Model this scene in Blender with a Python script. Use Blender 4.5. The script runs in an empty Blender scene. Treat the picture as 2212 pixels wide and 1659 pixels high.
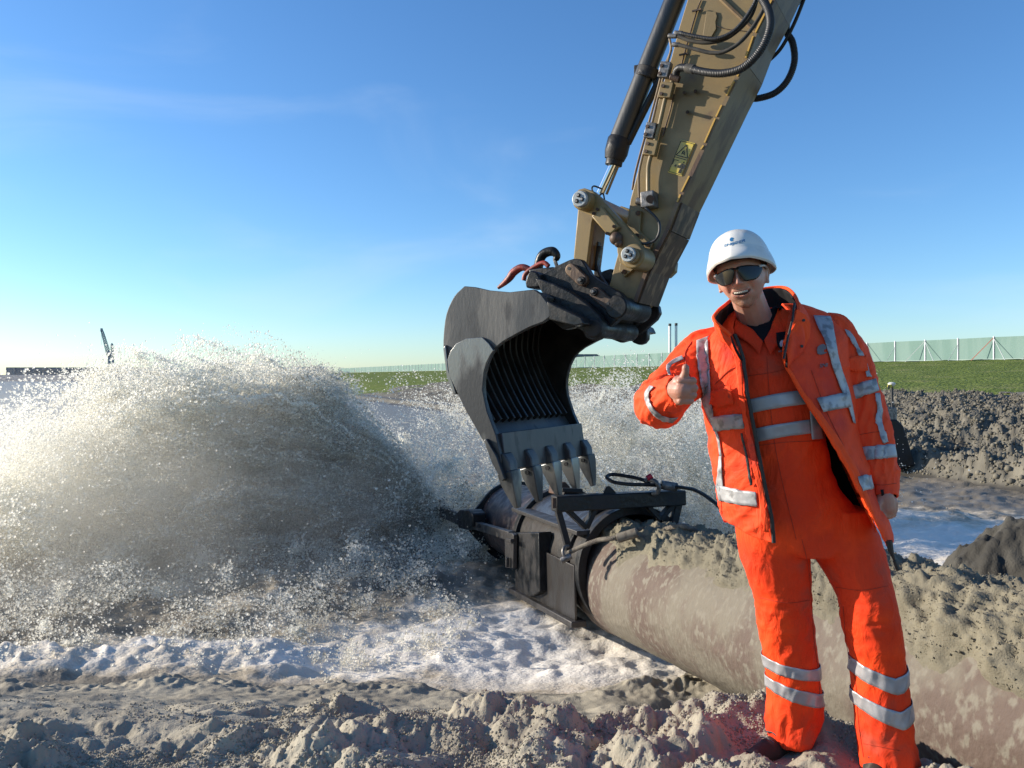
import bpy, bmesh, math, random
import numpy as np
from mathutils import Vector, Matrix
from mathutils.bvhtree import BVHTree

SC = bpy.context.scene
COL = SC.collection
# ---------------------------------------------------------------- camera
FPX, CX, HZ, EYE = 1671.0, 1106.0, 812.0, 1.4      # focal length, centre and horizon in survey pixels, eye height
cam_d = bpy.data.cameras.new('camera'); cam = bpy.data.objects.new('camera', cam_d); COL.objects.link(cam)
cam.location = (0, 0, EYE); cam.rotation_euler = (math.radians(90), 0, 0)
cam_d.sensor_width = 36; cam_d.lens = 36*FPX/2212
cam_d.shift_y = -17.5/2212
cam_d.clip_start = 0.05; cam_d.clip_end = 6000
SC.camera = cam
# ---------------------------------------------------------------- sky and sun
SUN = Vector((-0.95, 0.19, 0.32)).normalized()
w = bpy.data.worlds.new('World'); SC.world = w; w.use_nodes = True
nt = w.node_tree; bg = nt.nodes['Background']
sky = nt.nodes.new('ShaderNodeTexSky'); sky.sky_type = 'NISHITA'; sky.sun_disc = False
sky.sun_elevation = math.asin(SUN.z); sky.sun_rotation = math.atan2(SUN.x, SUN.y)
sky.air_density = 1.0; sky.dust_density = 0.25; sky.ozone_density = 3.5; sky.altitude = 0
hs = nt.nodes.new('ShaderNodeHueSaturation'); hs.inputs['Saturation'].default_value = 1.07; hs.inputs['Hue'].default_value = 0.5
_mu = nt.nodes.new('ShaderNodeMix'); _mu.data_type = 'RGBA'; _mu.blend_type = 'MULTIPLY'; _mu.inputs[0].default_value = 1.0; _mu.inputs[7].default_value = (0.86, 0.99, 1.13, 1)      # cool air of a clear winter day
nt.links.new(sky.outputs[0], _mu.inputs[6]); nt.links.new(_mu.outputs[2], hs.inputs['Color'])
# the faintest veil of high cloud
_tc = nt.nodes.new('ShaderNodeTexCoord'); _mp = nt.nodes.new('ShaderNodeMapping'); _mp.inputs['Scale'].default_value = (1.2, 1.2, 3.2); _mp.inputs['Rotation'].default_value = (0.3, 0.5, 0.2)
_no = nt.nodes.new('ShaderNodeTexNoise'); _no.inputs['Scale'].default_value = 2.2; _no.inputs['Detail'].default_value = 7; _no.inputs['Distortion'].default_value = 0.6
_mr = nt.nodes.new('ShaderNodeMapRange'); _mr.interpolation_type = 'SMOOTHSTEP'; _mr.inputs[1].default_value = 0.50; _mr.inputs[2].default_value = 0.78; _mr.inputs[4].default_value = 0.20
nt.links.new(_tc.outputs['Generated'], _mp.inputs[0]); nt.links.new(_mp.outputs[0], _no.inputs[0]); nt.links.new(_no.outputs[0], _mr.inputs[0])
_mx = nt.nodes.new('ShaderNodeMix'); _mx.data_type = 'RGBA'; _mx.inputs[7].default_value = (4.6, 5.2, 6.0, 1)
nt.links.new(_mr.outputs[0], _mx.inputs[0]); nt.links.new(hs.outputs[0], _mx.inputs[6]); nt.links.new(_mx.outputs[2], bg.inputs[0])
bg.inputs[1].default_value = 0.105
sl = bpy.data.lights.new('sun', 'SUN'); so = bpy.data.objects.new('sun', sl); COL.objects.link(so)
sl.energy = 4.4; sl.angle = math.radians(0.5); sl.color = (1.0, 0.9, 0.76)
so.rotation_euler = SUN.to_track_quat('Z', 'Y').to_euler()
SC.view_settings.view_transform = 'Standard'; SC.view_settings.look = 'None'
SC.view_settings.exposure = 0.8; SC.view_settings.gamma = 1.0; SC.view_settings.use_curve_mapping = False
SC.render.engine = 'CYCLES'
SC.cycles.max_bounces = 6; SC.cycles.diffuse_bounces = 3; SC.cycles.transparent_max_bounces = 12
SC.cycles.use_denoising = True

# ---------------------------------------------------------------- small helpers
rng = np.random.default_rng(7)
def P(px, py, d):
    return Vector(((px-CX)/FPX*d, d, EYE+(HZ-py)/FPX*d))
def ray(px, py):
    return Vector(((px-CX)/FPX, 1.0, (HZ-py)/FPX))
def on_plane(px, py, p0, n):
    r = ray(px, py); e = Vector((0, 0, EYE))
    return e + r*((p0-e).dot(n)/r.dot(n))
_perm = np.random.default_rng(3).permutation(256); _perm = np.concatenate([_perm, _perm, _perm])
_g3 = np.random.default_rng(4).normal(size=(256, 3)); _g3 /= np.linalg.norm(_g3, axis=1)[:, None]
def noise3(x, y, z):
    x = np.asarray(x, float); y = np.asarray(y, float)+0*x; z = np.asarray(z, float)+0*x
    xi = np.floor(x).astype(int); yi = np.floor(y).astype(int); zi = np.floor(z).astype(int)
    xf, yf, zf = x-xi, y-yi, z-zi
    f = lambda t: t*t*t*(t*(t*6-15)+10)
    u, v, w_ = f(xf), f(yf), f(zf)
    out = 0
    for a in (0, 1):
        for b in (0, 1):
            for c in (0, 1):
                h = _perm[_perm[_perm[(xi+a) & 255]+((yi+b) & 255)]+((zi+c) & 255)]
                g = _g3[h]
                d = g[..., 0]*(xf-a)+g[..., 1]*(yf-b)+g[..., 2]*(zf-c)
                out = out + d*(u if a else 1-u)*(v if b else 1-v)*(w_ if c else 1-w_)
    return out*1.6
def fbm(x, y, z=0.0, o=4, r=2.03, g=0.5):
    s = 0; a = 1.0
    for i in range(o):
        s = s+a*noise3(x+i*17.3, y-i*9.1, z+i*5.7); x = x*r; y = y*r; z = z*r; a *= g
    return s
def clods(x, y, size, seed, fill=0.8):
    """rounded lumps of random size on a jittered grid: height 0..1"""
    X = x/size; Y = y/size; xi = np.floor(X).astype(int); yi = np.floor(Y).astype(int); best = np.zeros_like(X)
    for a in (-1, 0, 1):
        for b in (-1, 0, 1):
            h = _perm[_perm[(xi+a+seed) & 255]+((yi+b+seed*7) & 255)]
            jx = xi+a+0.5+0.4*_g3[h, 0]; jy = yi+b+0.5+0.4*_g3[h, 1]
            r = 0.35+0.45*np.abs(_g3[h, 2])
            on = (_perm[h+11] < 256*fill)
            q = ((X-jx)**2+(Y-jy)**2)/(r*r)
            best = np.maximum(best, np.where((q < 1) & on, np.clip(1-q, 0, 1)**0.8*r*1.5, 0))
    return best
def sstep(a, b, x):
    t = np.clip((np.asarray(x, float)-a)/(b-a), 0, 1); return t*t*(3-2*t)

# ---------------------------------------------------------------- materials
def mat(name, col, rough=0.6, metal=0.0, col2=None, nscale=6.0, nsharp=(0.4, 0.6), bump=0.0, bscale=40.0, bdist=0.01,
        col3=None, nscale3=25.0, nsharp3=(0.55, 0.65), spec=0.5, stretch=(1, 1, 1), rough2=None, coat=0.0, sub=0.0, attr=None,
        detail=6.0, wrinkle=0.0, wscale=14.0):
    m = bpy.data.materials.new(name); m.use_nodes = True; t = m.node_tree; n = t.nodes; L = t.links
    b = n['Principled BSDF']; b.inputs['Roughness'].default_value = rough; b.inputs['Metallic'].default_value = metal
    b.inputs['Specular IOR Level'].default_value = spec; b.inputs['Coat Weight'].default_value = coat
    b.inputs['Base Color'].default_value = (*col, 1)
    tc = n.new('ShaderNodeTexCoord'); mp = n.new('ShaderNodeMapping'); mp.inputs['Scale'].default_value = stretch
    L.new(tc.outputs['Object'], mp.inputs[0])
    cur = None
    if attr:
        at = n.new('ShaderNodeAttribute'); at.attribute_name = attr; cur = at.outputs['Color']
        L.new(cur, b.inputs['Base Color'])
    def ramp(scale, sharp, det=6.0):
        no = n.new('ShaderNodeTexNoise'); no.inputs['Scale'].default_value = scale; no.inputs['Detail'].default_value = det
        L.new(mp.outputs[0], no.inputs[0])
        r = n.new('ShaderNodeMapRange'); r.interpolation_type = 'SMOOTHSTEP'
        r.inputs[1].default_value, r.inputs[2].default_value = sharp
        L.new(no.outputs[0], r.inputs[0]); return r.outputs[0]
    def mix(fac, c, a):
        mx = n.new('ShaderNodeMix'); mx.data_type = 'RGBA'
        L.new(fac, mx.inputs[0])
        if a is None: mx.inputs[6].default_value = (*col, 1)
        else: L.new(a, mx.inputs[6])
        mx.inputs[7].default_value = (*c, 1); return mx.outputs[2]
    if col2 is not None:
        f = ramp(nscale, nsharp, detail); cur = mix(f, col2, cur)
        if rough2 is not None:
            rr = n.new('ShaderNodeMapRange'); rr.inputs[3].default_value = rough; rr.inputs[4].default_value = rough2
            L.new(f, rr.inputs[0]); L.new(rr.outputs[0], b.inputs['Roughness'])
    if col3 is not None: cur = mix(ramp(nscale3, nsharp3, detail), col3, cur)
    if cur is not None: L.new(cur, b.inputs['Base Color'])
    if bump:
        no = n.new('ShaderNodeTexNoise'); no.inputs['Scale'].default_value = bscale; no.inputs['Detail'].default_value = 8
        L.new(mp.outputs[0], no.inputs[0])
        bp = n.new('ShaderNodeBump'); bp.inputs['Strength'].default_value = bump; bp.inputs['Distance'].default_value = bdist
        L.new(no.outputs[0], bp.inputs['Height']); L.new(bp.outputs[0], b.inputs['Normal'])
        if wrinkle:
            n2 = n.new('ShaderNodeTexNoise'); n2.inputs['Scale'].default_value = wscale; n2.inputs['Detail'].default_value = 4; n2.inputs['Distortion'].default_value = 1.4; n2.inputs['Roughness'].default_value = 0.6
            m2 = n.new('ShaderNodeMapping'); m2.inputs['Scale'].default_value = (1, 1, 0.55); m2.inputs['Rotation'].default_value = (0, 0.5, 0); L.new(tc.outputs['Object'], m2.inputs[0]); L.new(m2.outputs[0], n2.inputs[0])
            b2 = n.new('ShaderNodeBump'); b2.inputs['Strength'].default_value = wrinkle; b2.inputs['Distance'].default_value = 0.02
            L.new(n2.outputs[0], b2.inputs['Height']); L.new(b2.outputs[0], bp.inputs['Normal'])
    return m

# ---------------------------------------------------------------- objects
def props(o, label=None, cat=None, group=None, kind=None):
    if label: o['label'] = label
    if cat: o['category'] = cat
    if group: o['group'] = group
    if kind: o['kind'] = kind
    return o
def empty(name, loc, label, cat, group=None):
    o = bpy.data.objects.new(name, None); COL.objects.link(o); o.location = Vector(loc)*UK+UT; o.empty_display_size = 0.1
    return props(o, label, cat, group)
UK, UT = 1.0, Vector((0, 0, 0))        # scale and shift of the part being built, about the camera eye
def scale_about_eye(k):
    global UK, UT
    UK = k; UT = Vector((0, 0, EYE*(1-k)))
def wloc(o):
    v = Vector((0, 0, 0))
    while o is not None: v = v+Vector(o.location); o = o.parent
    return v
def obj(name, V, F, m=None, parent=None, smooth=True, bevel=0.0, seg=2, thick=0.0, sub=0, mats=None, label=None, angle=40, offset=0):
    """link ONE mesh; vertices are given in world coordinates"""
    me = bpy.data.meshes.new(name)
    V = np.asarray([tuple(v) for v in V], float) if not isinstance(V, np.ndarray) else V
    V = V*UK+np.array(UT)
    base = np.array(wloc(parent)) if parent is not None else np.zeros(3)
    if isinstance(F, np.ndarray):
        nf, k = F.shape
        me.vertices.add(len(V)); me.vertices.foreach_set('co', np.ascontiguousarray(V-base*0).ravel())
        me.loops.add(nf*k); me.loops.foreach_set('vertex_index', np.ascontiguousarray(F, dtype=np.int32).ravel())
        me.polygons.add(nf); me.polygons.foreach_set('loop_start', np.arange(0, nf*k, k, dtype=np.int32))
        me.update(calc_edges=True)
    else:
        me.from_pydata([tuple(v) for v in V], [], F); me.update()
    o = bpy.data.objects.new(name, me); COL.objects.link(o)
    if mats:
        for q in mats: me.materials.append(q)
    elif m is not None: me.materials.append(m)
    if parent is not None:
        o.parent = parent; o.location = Vector(-base)
    if smooth and len(me.polygons):
        me.polygons.foreach_set('use_smooth', np.ones(len(me.polygons), dtype=bool))
    if thick:
        s = o.modifiers.new('thickness', 'SOLIDIFY'); s.thickness = thick; s.offset = offset
        if mats and len(mats) > 1: s.material_offset = 1
    if bevel:
        bv = o.modifiers.new('bevel', 'BEVEL'); bv.width = bevel; bv.segments = seg; bv.limit_method = 'ANGLE'; bv.angle_limit = math.radians(35)
    if sub:
        s = o.modifiers.new('subdivision', 'SUBSURF'); s.levels = s.render_levels = sub
    if smooth and len(V) < 20000:
        try:
            me.set_sharp_from_angle(angle=math.radians(angle))
        except Exception: pass
    if label: o['label'] = label
    return o
class MB:
    """collects simple shapes into one mesh"""
    def __init__(s): s.V = []; s.F = []
    def add(s, V, F):
        k = len(s.V); s.V += [Vector(v) for v in V]; s.F += [tuple(i+k for i in f) for f in F]; return s
    def prism(s, pts, ext):
        n = len(pts); ext = Vector(ext)
        V = [Vector(p) for p in pts]+[Vector(p)+ext for p in pts]
        return s.add(V, [tuple(range(n-1, -1, -1)), tuple(range(n, 2*n))]+[(i, (i+1) % n, n+(i+1) % n, n+i) for i in range(n)])
    def box(s, c, ax, ay, az):
        c = Vector(c); V = []
        for k in (-1, 1):
            for j in (-1, 1):
                for i in (-1, 1): V.append(c+Vector(ax)*i+Vector(ay)*j+Vector(az)*k)
        return s.add(V, [(0, 2, 3, 1), (4, 5, 7, 6), (0, 1, 5, 4), (2, 6, 7, 3), (0, 4, 6, 2), (1, 3, 7, 5)])
    def bar(s, a, b, w_, h, up=(0, 0, 1)):
        a = Vector(a); b = Vector(b); d = (b-a).normalized(); sd = d.cross(Vector(up)).normalized(); u = sd.cross(d)
        return s.box((a+b)/2, (b-a)/2, sd*w_/2, u*h/2)
    def tube(s, pts, rad, n=12, caps=True, closed=False):
        pts = [Vector(p) for p in pts]; m_ = len(pts)
        rad = [rad]*m_ if not hasattr(rad, '__len__') else rad
        T = []
        for i in range(m_):
            a = pts[(i-1) % m_] if (closed or i > 0) else pts[0]; b = pts[(i+1) % m_] if (closed or i < m_-1) else pts[-1]
            T.append((b-a).normalized())
        N = T[0].orthogonal().normalized(); V = []
        for i in range(m_):
            N = (N-T[i]*N.dot(T[i])).normalized(); B = T[i].cross(N)
            for k in range(n):
                a = 2*math.pi*k/n; V.append(pts[i]+(N*math.cos(a)+B*math.sin(a))*rad[i])
        F = []
        for i in range(m_ if closed else m_-1):
            j = (i+1) % m_
            for k in range(n): F.append((i*n+k, i*n+(k+1) % n, j*n+(k+1) % n, j*n+k))
        if caps and not closed: F += [tuple(range(n-1, -1, -1)), tuple(range((m_-1)*n, m_*n))]
        return s.add(V, F)
    def cyl(s, a, b, r, n=24, r2=None): return s.tube([a, b], [r, r if r2 is None else r2], n)
    def ball(s, c, r, n=8, m_=6, sc=(1, 1, 1)):
        c = Vector(c); V = [c+Vector((0, 0, r*sc[2]))]
        for i in range(1, m_):
            t = math.pi*i/m_
            for k in range(n):
                a = 2*math.pi*k/n; V.append(c+Vector((r*sc[0]*math.sin(t)*math.cos(a), r*sc[1]*math.sin(t)*math.sin(a), r*sc[2]*math.cos(t))))
        V.append(c-Vector((0, 0, r*sc[2]))); F = []
        for k in range(n): F.append((0, 1+k, 1+(k+1) % n)); F.append((len(V)-1, 1+(m_-2)*n+(k+1) % n, 1+(m_-2)*n+k))
        for i in range(m_-2):
            for k in range(n): F.append((1+i*n+k, 1+(i+1)*n+k, 1+(i+1)*n+(k+1) % n, 1+i*n+(k+1) % n))
        return s.add(V, F)
    def obj(s, name, m, parent=None, **k): return obj(name, s.V, s.F, m, parent, **k)
def spline(pts, n=8, closed=False):
    pts = [Vector(p) for p in pts]; out = []; m_ = len(pts)
    for i in range(m_ if closed else m_-1):
        p1, p2 = pts[i], pts[(i+1) % m_]
        p0 = pts[(i-1) % m_] if (closed or i > 0) else p1*2-p2
        p3 = pts[(i+2) % m_] if (closed or i < m_-2) else p2*2-p1
        for k in range(n):
            t = k/n; out.append(0.5*((2*p1)+(p2-p0)*t+(2*p0-5*p1+4*p2-p3)*t*t+(3*p1-p0-3*p2+p3)*t**3))
    if not closed: out.append(pts[-1])
    return out
def grid_faces(nr, nc, wrap=False):
    r = np.arange(nr-1)[:, None]; c = np.arange(nc if wrap else nc-1)[None, :]
    a = r*nc+c; b = r*nc+(c+1) % nc
    return np.stack([a, b, b+nc, a+nc], -1).reshape(-1, 4)
def bvh_of(*objs):
    dg = bpy.context.evaluated_depsgraph_get(); V = []; F = []
    for o in objs:
        e = o.evaluated_get(dg); me = e.to_mesh(); k = len(V)
        off = wloc(o)
        V += [v.co+off for v in me.vertices]; F += [tuple(i+k for i in p.vertices) for p in me.polygons]; e.to_mesh_clear()
    return BVHTree.FromPolygons(V, F)
def cast(bvh, px, py, default_d):
    r = ray(px, py).normalized(); h = bvh.ray_cast(Vector((0, 0, EYE)), r, 60)
    if h[0] is None: return P(px, py, default_d), -r
    n = h[1]
    if n.dot(r) > 0: n = -n
    return h[0], n
def lay(name, bvh, A, B, m, parent, off=0.003, nu=6, nv=40, thick=0.0, label=None, d0=2.7, curved=True, mats=None):
    """a strip sewn or stuck on a surface between the two edge lines A and B"""
    def along(L, n):
        L = [Vector((a[0], a[1], 0)) for a in L]; S = spline(L, 12) if (curved and len(L) > 2) else L
        cum = [0]
        for i in range(len(S)-1): cum.append(cum[-1]+(S[i+1]-S[i]).length)
        return [(float(np.interp(t, cum, [p.x for p in S])), float(np.interp(t, cum, [p.y for p in S]))) for t in np.linspace(0, cum[-1], n)]
    a = along(A, nv); b = along(B, nv); V = []
    for i in range(nv):
        row = []
        for j in range(nu):
            t = j/(nu-1); px = a[i][0]*(1-t)+b[i][0]*t; py = a[i][1]*(1-t)+b[i][1]*t
            h, n = cast(bvh, px, py, d0); V.append(h+n*off)
    return obj(name, V, grid_faces(nv, nu), m, parent, thick=thick, label=label, mats=mats)
def points(name, Pn, Rn, Cn, m, label, cat=None, parent=None):
    Pn = Pn*UK+np.array(UT)
    me = bpy.data.meshes.new(name); me.vertices.add(len(Pn)); me.vertices.foreach_set('co', np.ascontiguousarray(Pn).ravel())
    a = me.attributes.new('drop_radius', 'FLOAT', 'POINT'); a.data.foreach_set('value', np.ascontiguousarray(Rn, dtype=np.float32))
    c = me.attributes.new('tint', 'FLOAT_COLOR', 'POINT'); c.data.foreach_set('color', np.ascontiguousarray(np.concatenate([Cn, np.ones((len(Cn), 1))], 1), dtype=np.float32).ravel())
    o = bpy.data.objects.new(name, me); COL.objects.link(o); me.materials.append(m)
    ng = bpy.data.node_groups.new(name+'_nodes', 'GeometryNodeTree')
    ng.interface.new_socket('Geometry', in_out='INPUT', socket_type='NodeSocketGeometry')
    ng.interface.new_socket('Geometry', in_out='OUTPUT', socket_type='NodeSocketGeometry')
    gi = ng.nodes.new('NodeGroupInput'); go = ng.nodes.new('NodeGroupOutput')
    mp = ng.nodes.new('GeometryNodeMeshToPoints'); na = ng.nodes.new('GeometryNodeInputNamedAttribute'); na.data_type = 'FLOAT'
    na.inputs['Name'].default_value = 'drop_radius'; sm = ng.nodes.new('GeometryNodeSetMaterial'); sm.inputs['Material'].default_value = m
    ng.links.new(gi.outputs[0], mp.inputs['Mesh']); ng.links.new(na.outputs[0], mp.inputs['Radius'])
    ng.links.new(mp.outputs[0], sm.inputs['Geometry']); ng.links.new(sm.outputs[0], go.inputs[0])
    md = o.modifiers.new('drops', 'NODES'); md.node_group = ng
    return props(o, label, cat, kind='stuff')
# ================================================================ terrain and water
WZ = -1.12
PIPE_R = 0.5
PA = Vector((-0.2878933, 0.95142179, -0.10915135)).normalized()        # along the pipe, away from the camera
PC = Vector((2.07825601, 4.0, -0.14732239))     # a point of its axis
def H(x, y, fine=True):
    D = (x-8.5)*0.92+(y-13.5)*0.39
    wob = 0.5*fbm(x*0.25, y*0.25, 3.0, 2)
    far = np.interp(D+wob, [-20, 2.6, 3.6, 4.3, 5.2, 6.0, 6.8, 7.8, 9.0, 12, 15.0, 18, 20, 55, 58, 400],
                    [-2.0, -1.6, -1.1, -0.72, -0.78, -1.14, -1.16, -1.05, -0.8, -0.2, 0.3, 0.66, 0.8, 2.95, 3.0, 3.0])
    ys = np.interp(x, [-9, -4.3, -2.6, -1.2, 0, 0.5, 1.3, 1.9, 3, 4, 6, 9], [6.7, 6.5, 6.6, 6.3, 6.15, 6.1, 6.45, 7.0, 7.4, 8.0, 9.3, 11.0])
    t = ys-y+0.12*fbm(x*1.3, y*1.3, 9.0, 3)
    near = np.interp(t, [-3, -0.6, 0, 0.4, 1.2, 2.0, 2.5, 3.1, 3.6, 6], [-2.1, -1.45, -1.14, -0.99, -0.76, -0.47, -0.26, -0.04, 0.0, 0.02])
    # lower on the left, where the water runs in
    near = near-0.06*sstep(-1.0, -2.6, x)*sstep(3.0, 4.2, y)
    # trench and pit along the pipe
    dx = x-PC.x; dy = y-PC.y; hx, hy = PA.x, PA.y; k = math.hypot(hx, hy); hx /= k; hy /= k
    lat = dx*hy-dy*hx                      # positive = right of the pipe
    tr = sstep(-1.0, -0.6, lat)*sstep(1.0, 0.5, lat)
    base = np.minimum(near, -0.62-0.35*sstep(3.8, 5.4, y))
    near = near*(1-tr)+base*tr
    pit = np.exp(-(((x-1.42)/0.40)**2+((y-4.9)/0.55)**2)**1.5); near = near-0.62*pit
    # dark heap behind the pipe, sand banked against its far side
    bank = sstep(0.15, 0.55, lat)*sstep(1.8, 0.9, lat)*sstep(4.6, 3.4, y); near = np.maximum(near, -2.4+2.45*bank)
    h = np.maximum(near, far)
    if fine:
        dry = sstep(WZ+0.02, WZ+0.30, h)
        nearm = sstep(30, 8, y)
        fg = sstep(4.3, 3.3, y+0.25*np.sin(x*2.0)+0.3*fbm(x*2, y*2, 4.0, 2))*(0.12+0.88*sstep(-1.5, -0.3, x+0.3*np.sin(y*9)))   # trampled foreground
        fg = np.maximum(fg, 0.8*sstep(-1.2, -1.6, x)*sstep(3.35, 3.05, y))
        patch = sstep(-0.25, 0.35, fbm(x*1.1+4, y*1.1, 2.0, 3))
        wx = x+0.05*fbm(x*6, y*6, 1.0, 2); wy = y+0.05*fbm(x*6, y*6, 8.0, 2)
        big = clods(wx, wy, 0.26, 3, 0.75); mid = clods(wx+0.3, wy, 0.11, 5, 0.75); sm = clods(wx, wy+0.1, 0.045, 9, 0.7); tiny = clods(wx*1.0, wy, 0.02, 13, 0.6)
        am = fg*(0.35+0.65*patch)
        foot = sstep(0.0, 0.5, np.abs(x-0.9))  # trodden in front of the man
        h = h+am*(0.088*big+0.040*mid*(0.4+big)+0.016*sm+0.006*tiny)
        h = h+fg*0.07*fbm(x*2.2, y*2.2, 5.0, 4)
        h = h+0.09*np.exp(-(((x-0.55)/0.45)**2+((y-3.25)/0.16)**2))*(1+0.9*fbm(x*7, y*7, 3.0, 3))+0.05*np.exp(-(((x+0.35)/0.5)**2+((y-3.0)/0.14)**2))*(1+0.9*fbm(x*7, y*7, 5.0, 3))
        h = h+0.10*np.exp(-(((x+1.75)/0.22)**2+((y-2.72)/0.16)**2))*(1+0.7*fbm(x*9, y*9, 3.0, 3))
        rough_ = np.clip(am*1.3+0.15*fg, 0, 1)*sstep(-0.1, 0.35, fbm(x*3.1, y*3.1, 6.0, 3)+0.25)
        h = h+rough_*(0.016*np.abs(fbm(x*22, y*22, 3.0, 4, g=0.65))+0.007*fbm(x*60, y*60, 2.0, 3, g=0.7))
        h = h+dry*nearm*(0.010*fbm(x*9, y*14, 4.0, 4)+0.02*fbm(x*2.5, y*4.0, 7.0, 3))
        h = h+dry*sstep(0.8, 2.0, y-ys+1.2)*sstep(-99, 0, y)*0.0
        # crumbly banks
        cr = sstep(5.4, 6.4, y)*dry*sstep(60, 20, y)
        fd = sstep(26, 14, y); h = h+cr*(0.07*clods(wx, wy, 0.62, 4)+0.10*clods(wx+0.2*fbm(x*2, y*2), wy, 0.36, 14)+0.08*clods(wx, wy+0.1, 0.22, 19)+0.16*fbm(x*3.2, y*3.2, 7.0, 4, g=0.75)+0.07*fd*clods(wx, wy, 0.28, 6)+0.045*fd*clods(wx, wy, 0.13, 7)+0.05*fd*fbm(x*7, y*7, 2.0, 3, g=0.7)+0.05*fbm(x*3, y*3, 2.0, 3, g=0.6)+0.14*fbm(x*0.9, y*0.9, 1.0, 4))*np.where(D > 17.5, 0.15, 1)
        h = h+np.where((D > 9) & (D < 18), 0.25*fbm(x*0.33, y*0.33, 12.0, 4), 0)
        # hollows dug in the far bank
        for (hx_, hy_, sx, sy, am_) in ((15.0, 25.0, 2.0, 1.0, 0.8), (12.3, 24.4, 1.4, 0.8, 0.5), (14.6, 22.6, 1.2, 0.8, 0.7)):
            h = h-am_*np.exp(-(((x-hx_)/sx)**2+((y-hy_)/sy)**2))
    # where the boots stand
    for bx, by in ((0.97, 2.90), (1.27, 2.70)):
        q = np.hypot((x-bx)/0.15, (y-by)/0.17); h = h+0.035*np.exp(-((q-1.5)/0.5)**2)*(1+0.5*fbm(x*7, y*7, 3.0, 3))*sstep(-0.5, 0.0, h)
    for bx, by in ((0.97, 2.90), (1.27, 2.70)):
        q = np.exp(-(((x-bx)/0.13)**2+((y-by)/0.17)**2)**1.5); h = h*(1-q)+(-0.01)*q
    return h
def sheet(name, cols, rows, m, keep=None, fine=True, zf=None, **kw):
    c, r = np.meshgrid(cols, rows); x = (c*r).ravel(); y = r.ravel()
    z = H(x, y, fine) if zf is None else zf(x, y)
    F = grid_faces(len(rows), len(cols))
    if keep is not None:
        mx = x[F].mean(1); my = y[F].mean(1); F = F[keep(mx, my)]
    o = obj(name, np.stack([x, y, z], 1), F, m); return props(o, kind='structure')
Dn = lambda x, y: (x-8.5)*0.92+(y-13.5)*0.39

def sand_mat(name, dry=(0.37, 0.33, 0.25), wet=(0.12, 0.108, 0.085), mid=(0.26, 0.23, 0.175)):
    m = mat(name, dry, 0.9, col2=mid, nscale=1.6, nsharp=(0.35, 0.65), col3=wet, nscale3=0.9, nsharp3=(0.62, 0.8), bump=0.7, bscale=110, bdist=0.006, spec=0.25)
    t = m.node_tree; n = t.nodes; L = t.links; b = n['Principled BSDF']
    # damp and smooth close to the water line
    g = n.new('ShaderNodeNewGeometry'); s = n.new('ShaderNodeSeparateXYZ'); L.new(g.outputs['Position'], s.inputs[0])
    no = n.new('ShaderNodeTexNoise'); no.inputs['Scale'].default_value = 2.5; no.inputs['Detail'].default_value = 5; L.new(g.outputs['Position'], no.inputs[0])
    ad = n.new('ShaderNodeMath'); ad.operation = 'MULTIPLY_ADD'; ad.inputs[1].default_value = 0.3; L.new(no.outputs[0], ad.inputs[0]); L.new(s.outputs[2], ad.inputs[2])
    r = n.new('ShaderNodeMapRange'); r.interpolation_type = 'SMOOTHSTEP'; r.inputs[1].default_value = WZ+0.36; r.inputs[2].default_value = WZ+0.16
    L.new(ad.outputs[0], r.inputs[0])
    mx = n.new('ShaderNodeMix'); mx.data_type = 'RGBA'; src = b.inputs['Base Color'].links[0].from_socket
    L.new(r.outputs[0], mx.inputs[0]); L.new(src, mx.inputs[6]); mx.inputs[7].default_value = (*wet, 1); L.new(mx.outputs[2], b.inputs['Base Color'])
    rr = n.new('ShaderNodeMapRange'); rr.inputs[3].default_value = 0.9; rr.inputs[4].default_value = 0.42; L.new(r.outputs[0], rr.inputs[0]); L.new(rr.outputs[0], b.inputs['Roughness'])
    return m
M_sand = sand_mat('damp_sand')
M_bank = sand_mat('bank_sand', (0.185, 0.168, 0.13), (0.06, 0.055, 0.045), (0.12, 0.11, 0.088))
M_grass = mat('grass', (0.150, 0.190, 0.045), 0.95, col2=(0.115, 0.155, 0.035), nscale=1.1, nsharp=(0.4, 0.62), col3=(0.20, 0.215, 0.075), nscale3=0.35, nsharp3=(0.5, 0.7), bump=1.0, bscale=5, bdist=0.25, spec=0.1, detail=10)

sheet('sand_ground', np.linspace(-0.9, 1.1, 880), np.geomspace(2.0, 7.6, 460), M_sand)
sheet('sand_ground_behind', np.linspace(-3, 3, 40), np.linspace(0.25, 2.0, 12), M_sand, fine=False)
edge = lambda x, y: Dn(x, y)+0.5*np.sin(x*1.7)+0.3*np.sin(x*4.1+y)
sheet('mud_bank', np.linspace(-1.05, 1.25, 760), np.geomspace(7.6, 100, 540), M_bank, keep=lambda x, y: (edge(x, y) < 18.2) & (Dn(x, y) > -6))
sheet('grass_slope', np.linspace(-1.2, 1.6, 300), np.geomspace(24, 900, 170), M_grass, keep=lambda x, y: (edge(x, y) > 17.6) | ((y > 92) & (edge(x, y) > 3)),
      zf=lambda x, y: H(x, y, False)-0.05+0.10*fbm(x*0.5, y*0.5, 1.0, 4)*sstep(200, 60, y))
sheet('sea_bed', np.linspace(-2.2, 2.2, 30), np.geomspace(3.0, 3000, 30), M_bank, zf=lambda x, y: 0*x-2.5)

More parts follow.
